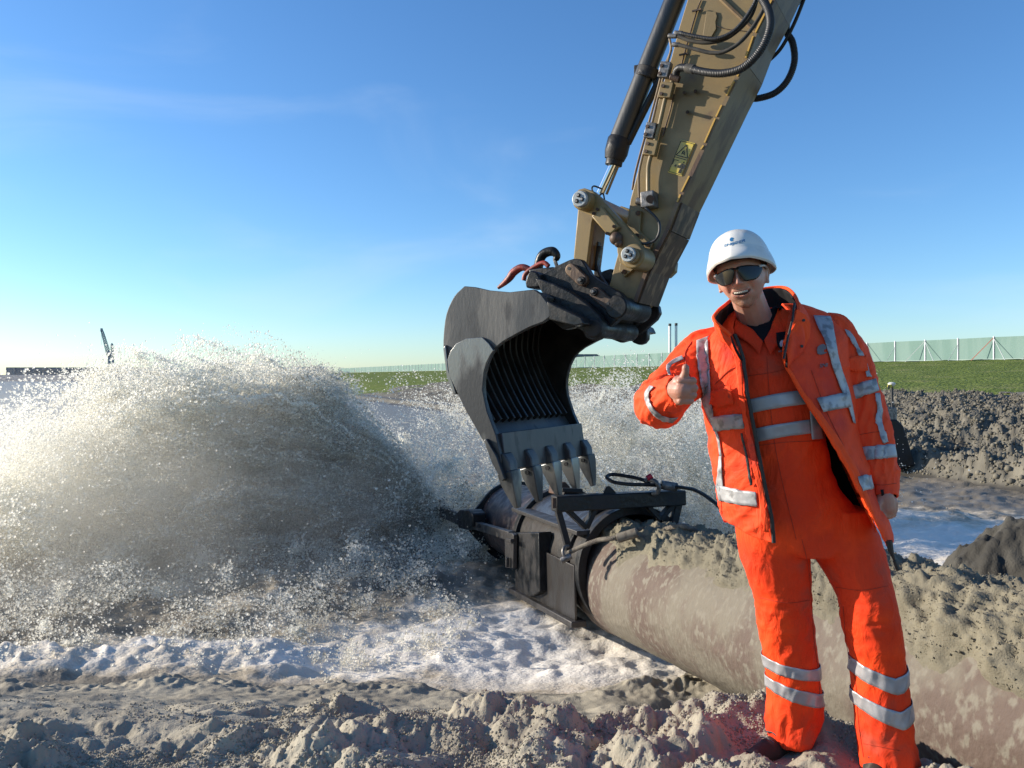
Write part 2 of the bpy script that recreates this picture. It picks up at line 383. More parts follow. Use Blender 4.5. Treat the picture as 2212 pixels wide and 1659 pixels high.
# ---- water, foaming where it is churned
def wave(x, y):
    d = np.hypot(x, y); k = sstep(60, 12, d)
    turb = 0.09*fbm(x*0.9, y*1.4, 2.0, 4, g=0.5)+0.03*fbm(x*4, y*6, 5.0, 4, g=0.55)
    lap = np.exp(-((y-(6.85+0.15*np.sin(x*1.5)))/0.4)**2)*sstep(-1.2, -2.4, x)
    turb = turb+lap*(0.05+0.07*np.abs(fbm(x*3.0, y*3.6, 5.0, 3, g=0.5))+0.03*fbm(x*9, y*11, 2.0, 3))
    churn = sstep(7.5, 9.5, y)*sstep(16, 12, y)*sstep(0.6, -1.0, x)
    turb = turb+churn*0.14*fbm(x*1.6, y*1.5, 3.0, 4, g=0.5)
    return WZ+k*turb*sstep(6.0, 6.7, y)+0.02*fbm(x*0.3, y*0.3, 0.0, 3)*(1-k)
M_water = bpy.data.materials.new('churned_water'); M_water.use_nodes = True
def _water():
    t = M_water.node_tree; n = t.nodes; L = t.links; b = n['Principled BSDF']; b.inputs['Specular IOR Level'].default_value = 0.25
    g = n.new('ShaderNodeNewGeometry')
    def noise(sc, det, dist=0.0, mapping=None):
        o = n.new('ShaderNodeTexNoise'); o.inputs['Scale'].default_value = sc; o.inputs['Detail'].default_value = det; o.inputs['Distortion'].default_value = dist
        L.new(g.outputs['Position'] if mapping is None else mapping, o.inputs[0]); return o.outputs[0]
    mp = n.new('ShaderNodeMapping'); mp.inputs['Scale'].default_value = (0.8, 1.3, 1); L.new(g.outputs['Position'], mp.inputs[0])
    f1 = noise(1.2, 10, 1.2, mp.outputs[0]); f2 = noise(9, 8, 0.8, mp.outputs[0])
    ad = n.new('ShaderNodeMath'); ad.operation = 'MULTIPLY_ADD'; ad.inputs[1].default_value = 0.35; L.new(f2, ad.inputs[0]); L.new(f1, ad.inputs[2])
    at = n.new('ShaderNodeAttribute'); at.attribute_name = 'foam'
    sb = n.new('ShaderNodeMath'); sb.operation = 'ADD'; L.new(ad.outputs[0], sb.inputs[0]); L.new(at.outputs['Fac'], sb.inputs[1])
    r = n.new('ShaderNodeMapRange'); r.interpolation_type = 'SMOOTHSTEP'; r.inputs[1].default_value = 0.93; r.inputs[2].default_value = 1.25; L.new(sb.outputs[0], r.inputs[0])
    mx = n.new('ShaderNodeMix'); mx.data_type = 'RGBA'; mx.inputs[6].default_value = (0.20, 0.17, 0.125, 1)
    fc = n.new('ShaderNodeMix'); fc.data_type = 'RGBA'; fc.inputs[6].default_value = (0.56, 0.47, 0.34, 1); fc.inputs[7].default_value = (0.84, 0.78, 0.68, 1)
    r3 = n.new('ShaderNodeMapRange'); r3.inputs[1].default_value = 1.1; r3.inputs[2].default_value = 1.55; L.new(sb.outputs[0], r3.inputs[0]); L.new(r3.outputs[0], fc.inputs[0])
    L.new(r.outputs[0], mx.inputs[0]); L.new(fc.outputs[2], mx.inputs[7]); L.new(mx.outputs[2], b.inputs['Base Color'])
    rr = n.new('ShaderNodeMapRange'); rr.inputs[3].default_value = 0.42; rr.inputs[4].default_value = 0.8; L.new(r.outputs[0], rr.inputs[0]); L.new(rr.outputs[0], b.inputs['Roughness'])
    bn = noise(38, 6, 0.2, mp.outputs[0]); bp = n.new('ShaderNodeBump'); bp.inputs['Strength'].default_value = 0.55; bp.inputs['Distance'].default_value = 0.02
    L.new(bn, bp.inputs['Height']); L.new(bp.outputs[0], b.inputs['Normal'])
_water()
wat = sheet('water', np.linspace(-1.2, 1.2, 720), np.concatenate([np.geomspace(5.4, 20, 250), np.geomspace(20.3, 2500, 70)]), M_water, zf=wave)
_co = np.zeros(len(wat.data.vertices)*3); wat.data.vertices.foreach_get('co', _co); _co = _co.reshape(-1, 3)
_x, _y = _co[:, 0], _co[:, 1]
_f = 1.25*np.exp(-(((_x-0.35)/1.8)**2+((_y-7.2)/1.1)**2))+0.35*np.exp(-(((_x+4)/4.5)**2+((_y-9)/2.6)**2))
_f = _f+0.5*np.exp(-(((_y-(6.85+0.15*np.sin(_x*1.5)))/0.55)**2))*sstep(-0.8, -2.2, _x)+0.85*np.exp(-(((_x-6.8)/3.2)**2+((_y-12.0)/3.2)**2))+0.34*np.exp(-(((_x-1.5)/4)**2+((_y-12.0)/2.6)**2))
_f = _f-0.35*sstep(14, 30, _y)-0.3*np.exp(-(((_x-1.8)/0.45)**2+((_y-7.0)/0.3)**2))
_a = wat.data.attributes.new('foam', 'FLOAT', 'POINT'); _a.data.foreach_set('value', _f.astype(np.float32))

# heap of mud behind the pipe, its shadow painted into the dark colour
M_heapd = mat('shaded_mud', (0.045, 0.042, 0.035), 0.8, col2=(0.075, 0.07, 0.058), nscale=3, bump=0.8, bscale=60, bdist=0.01, spec=0.3)
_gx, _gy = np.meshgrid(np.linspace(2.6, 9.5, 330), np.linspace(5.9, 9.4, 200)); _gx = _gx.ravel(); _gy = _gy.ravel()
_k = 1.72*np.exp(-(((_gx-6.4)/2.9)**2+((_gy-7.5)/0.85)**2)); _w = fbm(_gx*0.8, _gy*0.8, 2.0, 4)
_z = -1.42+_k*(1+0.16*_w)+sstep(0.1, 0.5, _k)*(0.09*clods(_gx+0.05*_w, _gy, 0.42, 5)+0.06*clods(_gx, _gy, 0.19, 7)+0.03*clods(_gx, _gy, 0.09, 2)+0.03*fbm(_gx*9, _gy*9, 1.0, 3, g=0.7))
props(obj('mud_heap', np.stack([_gx, _gy, _z], 1), grid_faces(200, 330), M_heapd), 'dark heap of mud behind the pipe at the right edge, shadow painted in', 'mud heap', kind='stuff')

# loose crumbs lying on the trodden sand
M_crumb = mat('sand_crumb', (0.28, 0.25, 0.19), 0.95, attr='tint', bump=0.6, bscale=300, bdist=0.003, spec=0.15)
_r = np.random.default_rng(5); _n = 150000
_d = 2.45+2.3*_r.random(_n)**1.3; _x = _d*(_r.random(_n)*1.75-0.78); _y = _d
_c = 0.5+0.5*fbm(_x*2.4, _y*2.4, 7.0, 3); _keep = _r.random(_n) < sstep(0.35, 0.75, _c)*sstep(-1.9, -0.9, _x+0.4*_c)*sstep(4.6, 3.4, _y)+0.04
_x, _y = _x[_keep], _y[_keep]; _rad = np.clip(0.0024*_r.lognormal(0, 0.5, len(_x)), 0.001, 0.0062)
_b = (0.75+0.35*_r.random(len(_x)))[:, None]*np.array([0.33, 0.295, 0.225])
points('sand_crumbs', np.stack([_x, _y, H(_x, _y)+_rad*0.35], 1), _rad, _b, M_crumb, 'loose crumbs of sand scattered over the trodden foreground', 'sand')

_n = 90000; _x = 2.5+26*_r.random(_n); _y = 15+24*_r.random(_n); _D = Dn(_x, _y); _ok = (_D > 3.4) & (_D < 17.5) & (_x/_y < 0.95)
_x, _y, _D = _x[_ok], _y[_ok], _D[_ok]; _z = H(_x, _y); _ok = _z > WZ+0.06; _x, _y, _z = _x[_ok], _y[_ok], _z[_ok]
_rad = np.clip(0.022*_r.lognormal(0, 0.5, len(_x)), 0.008, 0.07)
points('bank_clods', np.stack([_x, _y, _z+_rad*0.3], 1), _rad, (0.7+0.5*_r.random(len(_x)))[:, None]*np.array([0.17, 0.155, 0.12]), M_crumb, 'small clods lying all over the far sand bank', 'sand')
# ================================================================ pipeline
M_pipe = mat('muddy_pipe', (0.150, 0.130, 0.098), 0.78, col2=(0.105, 0.073, 0.057), nscale=1.5, nsharp=(0.46, 0.57), col3=(0.175, 0.155, 0.12), nscale3=22, nsharp3=(0.50, 0.66), bump=0.9, bscale=30, bdist=0.010, stretch=(1, 1, 0.7), detail=12)
M_heap = sand_mat('heaped_sand', (0.20, 0.18, 0.13), (0.10, 0.092, 0.07), (0.145, 0.13, 0.095))
def frame(d):
    d = Vector(d).normalized(); s = d.cross(Vector((0, 0, 1))).normalized(); return d, s, s.cross(d)
_, PS, PT = frame(PA)
pipeline = empty('pipeline', tuple(PC-PT*PIPE_R), 'large muddy steel dredging pipe running past behind the man to the spraying nozzle', 'pipe')
def cyl_grid(c0, A, S, T, a0, a1, R, na, nth, disp=None, th0=-math.pi, th1=math.pi):
    a = np.linspace(a0, a1, na)[:, None]; th = np.linspace(th0, th1, nth)[None, :]
    a, th = np.broadcast_arrays(a, th); r = np.full(a.shape, R) if disp is None else R+disp(a, th)
    V = np.array(c0)+a[..., None]*np.array(A)+(r*np.sin(th))[..., None]*np.array(S)+(r*np.cos(th))[..., None]*np.array(T)
    return V.reshape(-1, 3), grid_faces(na, nth)
V, F = cyl_grid(PC, PA, PS, PT, -3.9, 3.5, PIPE_R, 160, 140, lambda a, th: 0.004*fbm(a*3, th*3, 1.0, 4)+0.006*sstep(0.1, 0.4, fbm(a*1.7, th*2.2, 6.0, 4)))
barrel = obj('pipe_barrel', V, F, M_pipe, pipeline)
MB().tube([PC+PA*(-3.85), PC+PA*3.5], PIPE_R-0.02, 48).obj('pipe_core', M_pipe, pipeline)
def heap(a, th):
    lim = 0.64+0.28*fbm(a*1.3, 1.0, 3.0, 3)+0.10*fbm(a*5, th*3, 3.0, 3)-0.35*sstep(2.2, 2.85, a)*0+0.45*sstep(0.9, -1.0, a)*np.where(th > 0, 1, 0.55)
    e = sstep(lim+0.42, lim-0.05, np.abs(th-0.12)) if True else 0
    x = a; y = th*PIPE_R; gr = 0.014*np.abs(fbm(x*22, y*22, 3.0, 4, g=0.65))+0.006*fbm(x*60, y*60, 2.0, 3, g=0.7)
    t = 0.035+0.04*fbm(x*2.2, y*2.2, 1.0, 4)+0.030*clods(x+0.02*fbm(x*9, y*9), y, 0.19, 3)+0.022*clods(x, y, 0.08, 6)+0.010*clods(x, y, 0.035, 9)+0.02*fbm(x*9, y*9, 4.0, 4, g=0.7)
    return e*(t*1.25+gr)-0.016+0.012*fbm(x*4, y*4, 2.0, 4)
V, F = cyl_grid(PC, PA, PS, PT, -3.7, 3.36, PIPE_R, 560, 220, heap, -1.9, 2.2)
heap_o = props(obj('sand_on_pipe', V, F, M_heap), 'crumbly grey sand heaped along the top of the muddy pipe', 'sand', kind='stuff')

_hv = np.zeros(len(heap_o.data.vertices)*3); heap_o.data.vertices.foreach_get('co', _hv); _hv = _hv.reshape(-1, 3)
_rel = _hv-np.array(PC); _al = _rel @ np.array(PA); _rr = np.sqrt((_rel**2).sum(1)-_al**2); _ok = np.where(_rr > PIPE_R+0.012)[0]
_r = np.random.default_rng(6); _pk = _r.choice(_ok, 30000); _rad = np.clip(0.0019*_r.lognormal(0, 0.5, len(_pk)), 0.001, 0.007)
points('pipe_crumbs', _hv[_pk]+_r.normal(size=(len(_pk), 3))*0.006, _rad, (0.75+0.4*_r.random(len(_pk)))[:, None]*np.array([0.19, 0.17, 0.125]), M_crumb, 'small crumbs in the sand lying along the top of the pipe', 'sand')

# ================================================================ outlet casing on the end of the pipe
scale_about_eye(1.19)            # casing, ropes and excavator are enlarged about the camera eye point
A0 = P(1370, 1228, 6.0); A1 = P(1216, 1165, 7.5)
QA, QS, QT = frame(A1-A0); CL = (A1-A0).length
M_blk = mat('wet_black_steel', (0.010, 0.011, 0.012), 0.36, 0.0, col2=(0.022, 0.021, 0.021), nscale=5, bump=0.5, bscale=28, bdist=0.01, rough2=0.65, spec=0.28)
M_shiny = mat('wet_worn_steel', (0.12, 0.115, 0.11), 0.30, 0.75, col2=(0.055, 0.05, 0.048), nscale=7, bump=0.6, bscale=60, bdist=0.006, rough2=0.45, stretch=(1, 1, 0.3))
M_redpipe = mat('reddish_brown_steel', (0.085, 0.055, 0.05), 0.4, 0.2, col2=(0.05, 0.04, 0.04), nscale=6, bump=0.4, bscale=30, rough2=0.6)
M_rust = mat('rusty_steel', (0.11, 0.055, 0.032), 0.7, 0.2, col2=(0.05, 0.03, 0.022), nscale=12, bump=0.6, bscale=60, bdist=0.004)
M_grey = mat('grey_steel', (0.22, 0.21, 0.20), 0.45, 0.5, col2=(0.10, 0.095, 0.09), nscale=20, bump=0.3)
M_flat = mat('dark_grey_steel', (0.06, 0.055, 0.052), 0.42, 0.3, col2=(0.035, 0.033, 0.032), nscale=9, bump=0.4, bscale=50, bdist=0.004, rough2=0.55)
casing = empty('outlet_nozzle', tuple(A0-QT*0.46), 'black wet steel outlet nozzle clamped on the end of the muddy pipe', 'nozzle')
Q = lambda a, s, t: A0+QA*a+QS*s+QT*t
def ringmb(a0, a1, r0, r1, n=72, mb=None):
    mb = mb or MB(); V = []; F = []
    for (a, r) in ((a0, r0), (a0, r1), (a1, r1), (a1, r0)):
        for k in range(n): th = 2*math.pi*k/n; V.append(Q(a, r*math.sin(th), r*math.cos(th)))
    for j in range(4):
        for k in range(n): F.append((j*n+k, j*n+(k+1) % n, ((j+1) % 4)*n+(k+1) % n, ((j+1) % 4)*n+k))
    return mb.add(V, F)
V, F = cyl_grid(A0, QA, QS, QT, 0.0, CL, 0.452, 60, 140, lambda a, th: 0.0015*fbm(a*6, th*6, 1.0, 3)); obj('casing_shell', V, F, M_shiny, casing, thick=0.02)
for nm, a0, a1, r0, r1 in (('flange', -0.05, 0.03, 0.42, 0.485), ('flange', 0.20, 0.25, 0.45, 0.49), ('flange', CL-0.03, CL+0.06, 0.43, 0.50)):
    ringmb(a0, a1, r0, r1).obj(nm, M_blk, casing, bevel=0.006)
# upright side skirts with an outward foot
LAT = -0.47
pl = lambda px, py, lat=LAT: on_plane(px, py, A0+QS*lat, QS)
for sgn in (-1, 1):
    o = Q(0, 0, 0); lat = 0.47*sgn
    pts = [Q(0.03, lat, 0.05), Q(0.03, lat, -0.36), Q(CL, lat, -0.44), Q(CL, lat, 0.05)]
    MB().prism(pts, QS*0.02*sgn).obj('side_skirt', M_shiny, casing, bevel=0.004)
    MB().prism([Q(0.0, lat-0.06, -0.36), Q(0.0, lat+0.06, -0.36), Q(CL+0.1, lat+0.06, -0.44), Q(CL+0.1, lat-0.06, -0.44)], -QT*0.05).obj('skid_rail', M_flat, casing, bevel=0.008)
MB().bar(Q(-0.02, -0.40, 0.30), Q(CL+0.12, -0.40, 0.30), 0.16, 0.035, QT).obj('top_rail', M_flat, casing, bevel=0.006)
MB().bar(Q(-0.02, 0.40, 0.30), Q(CL+0.12, 0.40, 0.30), 0.16, 0.035, QT).obj('top_rail', M_flat, casing, bevel=0.006)
# black guide box beside the far end
mb = MB()
mb.prism([pl(1109, 1151, -0.55), pl(1163, 1150, -0.55), pl(1166, 1278, -0.55), pl(1150, 1288, -0.55), pl(1132, 1284, -0.55), pl(1110, 1226, -0.55)], QS*0.12)
mb.obj('guide_box', M_blk, casing, bevel=0.01)
# pipe beyond the casing with its end flange
DE = (9.0-6.0)/QA.y
V, F = cyl_grid(A0, QA, QS, QT, CL, DE, 0.405, 40, 110, None); obj('outlet_pipe', V, F, M_redpipe, casing, thick=0.02)
pr = 0.47; fl = []
for k in range(64):
    th = 2*math.pi*k/64; r_ = pr+0.0; x_ = r_*math.sin(th); y_ = r_*math.cos(th)
    if x_ < -0.30: x_ -= (abs(x_)-0.30)*0.75*max(0, 1-abs(y_)/0.26)
    fl.append(Q(DE, x_, y_-0.02))
MB().prism(fl, QA*0.05).obj('end_flange', M_blk, casing, bevel=0.005)
bar0 = pl(1106, 1158, -0.55); bar1 = pl(1014, 1130, -0.55)
MB().bar(bar0, bar1, 0.07, 0.085, QT).obj('side_arm', M_flat, casing, bevel=0.006)
MB().prism([pl(1090, 1155, -0.6), pl(1094, 1151, -0.6), pl(1105, 1151, -0.6), pl(1109, 1156, -0.6), pl(1108, 1228, -0.6), pl(1091, 1226, -0.6)], QS*0.04).obj('link_plate', M_flat, casing, bevel=0.006)
MB().bar(pl(1096, 1167, -0.63), pl(1106, 1168, -0.63), 0.03, 0.03, QT).obj('locking_pin', M_flat, casing, bevel=0.004)
MB().bar(pl(1096, 1204, -0.63), pl(1096, 1224, -0.63), 0.04, 0.03, QS).obj('locking_pin', M_flat, casing, bevel=0.004)
MB().cyl(pl(1035, 1136, -0.60), pl(1035, 1136, -0.58), 0.022).obj('bolt', M_blk, casing)
MB().prism([pl(985, 1110, -0.62), pl(992, 1101, -0.62), pl(1012, 1101, -0.62), pl(1020, 1110, -0.62), pl(1020, 1138, -0.62), pl(1008, 1145, -0.62), pl(990, 1141, -0.62)], QS*0.16).obj('lug', M_blk, casing, bevel=0.02)
tip = pl(942, 1101, -0.58)
MB().prism([pl(940, 1090, -0.58), pl(987, 1108, -0.58), pl(987, 1134, -0.58), pl(940, 1112, -0.58)], QS*0.06).obj('deflector_arm', M_flat, casing, bevel=0.01)
MB().cyl(tip-QS*0.12, tip+QS*0.10, 0.15, 32).obj('deflector_disc', M_rust, casing, bevel=0.01)
MB().cyl(tip, tip+(pl(884, 1098, -0.58)-tip)*1.0, 0.035, 14).obj('deflector_rod', M_blk, casing)
# lifting frame across the top
fp = lambda px, py, a=-0.16: on_plane(px, py, A0+QA*a, QA)
e0, e1 = fp(1196, 1088), fp(1474, 1074)
MB().bar(e0, e1, 0.13, 0.115, QT).obj('cross_beam', M_blk, casing, bevel=0.012)
MB().prism([fp(1194, 1076, -0.235), fp(1202, 1076, -0.235), fp(1202, 1098, -0.235), fp(1194, 1098, -0.235)], QA*0.006).obj('beam_end_wear', M_rust, casing)
for (a, b, wd) in (((1204, 1098), (1230, 1192), 0.045), ((1466, 1082), (1454, 1133), 0.055)):
    MB().bar(fp(*a), fp(*b), wd, wd, QA).obj('frame_leg', M_blk, casing, bevel=0.005)
for (a, b) in (((1216, 1092), (1265, 1140)), ((1286, 1095), (1265, 1140)), ((1396, 1090), (1424, 1122)), ((1458, 1083), (1424, 1122))):
    MB().bar(fp(*a), fp(*b), 0.035, 0.07, QA).obj('frame_brace', M_blk, casing, bevel=0.004)
MB().prism([fp(1300, 1072, -0.18), fp(1311, 1051, -0.18), fp(1318, 1050, -0.18), fp(1337, 1070, -0.18)], QA*0.03).obj('lifting_eye', M_blk, casing, bevel=0.004)
MB().prism([fp(1197, 1068, 0.1), fp(1200, 1045, 0.1), fp(1222, 1041, 0.1), fp(1232, 1052, 0.1), fp(1230, 1068, 0.1)], QA*0.14).obj('rusty_latch', M_rust, casing, bevel=0.01)
mb = MB().prism([fp(1214, 1078, 0.02), fp(1220, 1060, 0.02), fp(1250, 1056, 0.02), fp(1256, 1078, 0.02)], QA*0.05)
mb.bar(fp(1212, 1058, 0.0), fp(1256, 1060, 0.0), 0.06, 0.03, QT); mb.obj('latch_bracket', M_blk, casing, bevel=0.006)
# swirled plate teeth rest on
MB().prism([pl(1110, 1099, -0.36), pl(1125, 1098, -0.36), pl(1150, 1112, -0.36), pl(1140, 1122, -0.36), pl(1120, 1116, -0.36)], QS*0.03).obj('catch_plate', M_flat, casing, bevel=0.004)

# ---- wire ropes
M_rope = mat('black_wire_rope', (0.015, 0.015, 0.016), 0.45, 0.3, bump=0.5, bscale=200, bdist=0.003)
M_rope2 = mat('sandy_wire_rope', (0.16, 0.14, 0.11), 0.8, col2=(0.09, 0.075, 0.06), nscale=20, bump=0.5, bscale=160, bdist=0.003)
def twisted(pts, r, mb, strands=5, turns=14.0):
    """a laid rope: strands wound round a centre line"""
    pts = spline(pts, 14); n = len(pts); T = []
    L = [0.0]
    for i in range(1, n): L.append(L[-1]+(pts[i]-pts[i-1]).length)
    N = (pts[1]-pts[0]).orthogonal().normalized(); fr = []
    for i in range(n):
        t = (pts[min(i+1, n-1)]-pts[max(i-1, 0)]).normalized(); N = (N-t*N.dot(t)).normalized(); fr.append((N.copy(), t.cross(N)))
    for s in range(strands):
        q = []
        for i in range(n):
            a = 2*math.pi*(s/strands+L[i]*turns); q.append(pts[i]+fr[i][0]*math.cos(a)*r*0.55+fr[i][1]*math.sin(a)*r*0.55)
        mb.tube(q, r*0.52, 6)
    return mb
sling = empty('wire_rope_sling', tuple(P(1404, 1045, 5.8)), 'black wire rope sling looped over the right end of the nozzle frame', 'wire rope')
D5 = 5.82
twisted([P(1404, 1043, D5), P(1380, 1034, D5+0.05), P(1350, 1028, D5+0.1), P(1322, 1025, D5+0.12), P(1311, 1031, D5+0.05), P(1325, 1041, D5-0.05), P(1358, 1046, D5-0.08), P(1395, 1047, D5-0.05), P(1432, 1049, D5)], 0.014, MB()).obj('rope_loop', M_rope, sling)
twisted([P(1455, 1052, D5), P(1475, 1053, D5-0.1), P(1505, 1060, D5-0.3), P(1535, 1079, D5-0.5), P(1565, 1104, D5-0.7), P(1592, 1133, D5-0.9), P(1640, 1190, D5-1.2)], 0.014, MB()).obj('rope_tail', M_rope, sling)
MB().cyl(P(1428, 1047, D5), P(1463, 1053, D5), 0.034, 18).obj('ferrule', M_grey, sling, bevel=0.006)
MB().tube(spline([P(1394, 1040, D5), P(1400, 1036, D5), P(1415, 1040, D5-0.05), P(1423, 1052, D5-0.06), P(1420, 1064, D5-0.03), P(1410, 1066, D5)], 6), 0.017, 10).obj('shackle', M_grey, sling)
MB().cyl(P(1398, 1034, D5-0.02), P(1408, 1027, D5-0.02), 0.022, 12).obj('shackle_pin', mat('red_pin', (0.35, 0.01, 0.03), 0.4), sling, bevel=0.004)
bv = bvh_of(heap_o, barrel)
low = empty('wire_rope', tuple(P(1222, 1198, 5.6)), 'sandy wire rope shackled to the frame leg and lying over the sand on the pipe', 'wire rope')
def onp(px, py, off): h, n = cast(bv, px, py, 5.4); return (h+n*off-UT)/UK
lowpts = [P(1226, 1195, 5.62), P(1253, 1182, 5.55), P(1292, 1167, 5.45), P(1334, 1161, 5.36), onp(1378, 1147, 0.02), onp(1424, 1139, 0.02), onp(1474, 1138, 0.015), onp(1508, 1147, -0.01)]
twisted(lowpts, 0.017, MB()).obj('rope_strand', M_rope2, low)
MB().cyl(P(1334, 1163, 5.34), P(1377, 1150, 5.30), 0.034, 16).obj('ferrule', M_rope2, low, bevel=0.006)
MB().tube(spline([P(1232, 1197, 5.6), P(1222, 1204, 5.58), P(1216, 1194, 5.58), P(1219, 1182, 5.6), P(1228, 1180, 5.62)], 6), 0.012, 8).obj('shackle', M_grey, low)
mb = MB().cyl(P(1212, 1212, 5.58), P(1234, 1200, 5.58), 0.024, 10); mb.obj('shackle_bolt', M_grey, low, bevel=0.005)

# ================================================================ excavator
EO = Vector((0, 5.2, 0)); EL = Vector((0.51, 0.86, 0)).normalized(); EM = Vector((EL.y, -EL.x, 0)); EZ = Vector((0, 0, 1))
def E(px, py, l): return on_plane(px, py, EO+EL*l, EL)
def mz(px, py, l): v = E(px, py, l)-EO; return v.dot(EM), v.z
def at(m, z, l): return EO+EM*m+EL*l+EZ*z
def pr(outl, l0, l1, lt=None, ctr=False): return MB().prism([E(x, y, l0 if lt is None else lt)+EL*(0 if lt is None else l0-lt) for x, y in outl], EL*(l1-l0))
def rad(px, d): return px*d/FPX
M_tan = mat('tan_paint', (0.245, 0.170, 0.066), 0.42, col2=(0.19, 0.135, 0.058), nscale=3.5, col3=(0.13, 0.085, 0.045), nscale3=7, nsharp3=(0.60, 0.78), bump=0.18, bscale=90, bdist=0.003, rough2=0.6)
M_tanw = mat('worn_tan_paint', (0.19, 0.13, 0.062), 0.5, col2=(0.10, 0.055, 0.03), nscale=4, nsharp=(0.45, 0.6), bump=0.4, bscale=60, bdist=0.004, stretch=(1, 1, 0.35))
M_wear = mat('scraped_brown_steel', (0.075, 0.045, 0.03), 0.55, 0.2, col2=(0.20, 0.13, 0.075), nscale=14, nsharp=(0.52, 0.62), col3=(0.035, 0.022, 0.016), nscale3=5, bump=0.5, bscale=70, bdist=0.004, stretch=(1, 1, 0.3))
M_yell = mat('sunlit_edge_ochre', (0.55, 0.33, 0.07), 0.5)  # sunlight on the plate lip, put into the colour
M_rub = mat('black_rubber', (0.018, 0.019, 0.021), 0.5, bump=0.3, bscale=120, bdist=0.002)
M_rubd = mat('dusty_rubber', (0.055, 0.05, 0.042), 0.75, col2=(0.025, 0.024, 0.022), nscale=12, bump=0.3, bscale=150, bdist=0.002)
M_chr = mat('chrome', (0.75, 0.78, 0.8), 0.12, 1.0)
M_cyl = mat('dark_cylinder_paint', (0.010, 0.014, 0.019), 0.36, col2=(0.022, 0.026, 0.03), nscale=3, stretch=(1, 1, 0.25), bump=0.15, bscale=40, rough2=0.55)
M_pin = mat('pin_face', (0.40, 0.43, 0.43), 0.5, 0.35, col2=(0.28, 0.30, 0.30), nscale=25, bump=0.2)
M_bkt = mat('bucket_steel', (0.042, 0.044, 0.046), 0.42, 0.15, col2=(0.085, 0.084, 0.080), nscale=4, nsharp=(0.42, 0.62), col3=(0.028, 0.029, 0.031), nscale3=9, bump=0.35, bscale=40, bdist=0.004, rough2=0.5, stretch=(1, 1, 0.3))
M_bktw = mat('polished_bucket_steel', (0.20, 0.20, 0.195), 0.30, 0.75, col2=(0.05, 0.052, 0.055), nscale=3.2, nsharp=(0.45, 0.6), bump=0.3, bscale=50, bdist=0.004, rough2=0.5, stretch=(1, 1, 0.45))
M_inn = mat('bucket_inside', (0.020, 0.021, 0.022), 0.30, 0.3, col2=(0.03, 0.03, 0.029), nscale=6, bump=0.5, bscale=25, bdist=0.008, rough2=0.55, spec=0.4)
M_red = mat('red_hook_paint', (0.30, 0.035, 0.02), 0.5, col2=(0.12, 0.02, 0.015), nscale=20, bump=0.3)
exc = empty('excavator', tuple(EO+EM*3.5+EL*0.66), 'tan excavator arm with hydraulic cylinder and hoses reaching down from top right', 'excavator')
SN, SF = 0.42, 0.80          # near and far faces of the stick
left = [(1547, -220), (1485, 0), (1467, 59), (1451, 121), (1430, 188), (1397, 309), (1376, 376), (1362, 430), (1353, 487), (1334, 551), (1316, 617)]
right = [(1350, 668), (1371, 651), (1396, 583), (1441, 496), (1464, 435), (1491, 379), (1524, 309), (1575, 201), (1607, 137), (1631, 72), (1669, 0), (1768, -220)]
pr(left+right, SN, SF).obj('stick', M_tan, exc, bevel=0.006)
# bottom plate, standing a little proud of the sides
bp_ = [E(x, y, SN) for x, y in right[1:]]
mb = MB()
for i in range(len(bp_)-1):
    a, b = bp_[i], bp_[i+1]; d = (b-a).normalized(); nn = EL.cross(d); nn = nn if nn.dot(EM) > 0 else -nn
    k = 0.02
    mb.prism([a-EL*k-nn*0.004, b-EL*k-nn*0.004, b-EL*k+nn*0.022, a-EL*k+nn*0.022], EL*(SF-SN+2*k))
mb.obj('bottom_plate', M_tanw, exc)
mb = MB()
for i in range(0, 3):
    a, b = bp_[i], bp_[i+1]; d = (b-a).normalized(); nn = EL.cross(d); nn = nn if nn.dot(EM) > 0 else -nn
    mb.prism([a+EL*0.004+nn*0.023, b+EL*0.004+nn*0.023, b+EL*0.004+nn*0.034, a+EL*0.004+nn*0.034], EL*(SF-SN-0.01))
mb.obj('wear_strip', M_wear, exc)
mb = MB()
for (a, b) in (((1669, 0), (1634, 70)), ((1629, 78), (1613, 125)), ((1606, 140), (1595, 165)), ((1588, 175), (1572, 206)), ((1561, 227), (1549, 252)), ((1547, 256), (1524, 308)), ((1522, 314), (1516, 322)), ((1491, 380), (1474, 414)), ((1472, 420), (1465, 436))):
    p, q = E(*a, SN-0.022), E(*b, SN-0.022); MB().bar(p-EM*0.006, q-EM*0.006, 0.010, 0.012, EL).obj('sunlit_lip', M_yell, exc)  # ochre strips painting the sun caught by the bottom plate's lip
# stuff welded to the side of the stick
def bead(name, pts, r, m, l=SN-0.008, n=6, k=6): MB().tube(spline([E(x, y, l) for x, y in pts], k), r, n).obj(name, m, exc)
bead('weld_line', [(1514, 0), (1505, 24), (1486, 89), (1472, 140)], 0.005, M_wear)
bead('weld_line', [(1456, 203), (1446, 245), (1432, 293)], 0.005, M_wear)
bead('weld_line', [(1536, 45), (1558, 60), (1600, 66), (1640, 70)], 0.002, M_wear)
bead('diagonal_rib', [(1556, -4), (1600, 38), (1636, 72)], 0.014, M_tanw)
for (x, y) in ((1478, 200), (1502, 197), (1485, 242)):
    MB().cyl(E(x, y, SN+0.01), E(x, y, SN-0.05), 0.011, 12).obj('stud', M_wear, exc)
for (x, y) in ((1505, 22), (1477, 117)):
    p = E(x, y, SN-0.02); MB().bar(p-EM*0.03, p+EM*0.03, 0.01, 0.01, EL).obj('bracket_tab', M_wear, exc)
pr([(1526, 24), (1546, 25), (1549, 35), (1546, 46), (1547, 62), (1537, 79), (1518, 78)], SN-0.012, SN+0.01).obj('patch_plate', M_tan, exc, bevel=0.003)
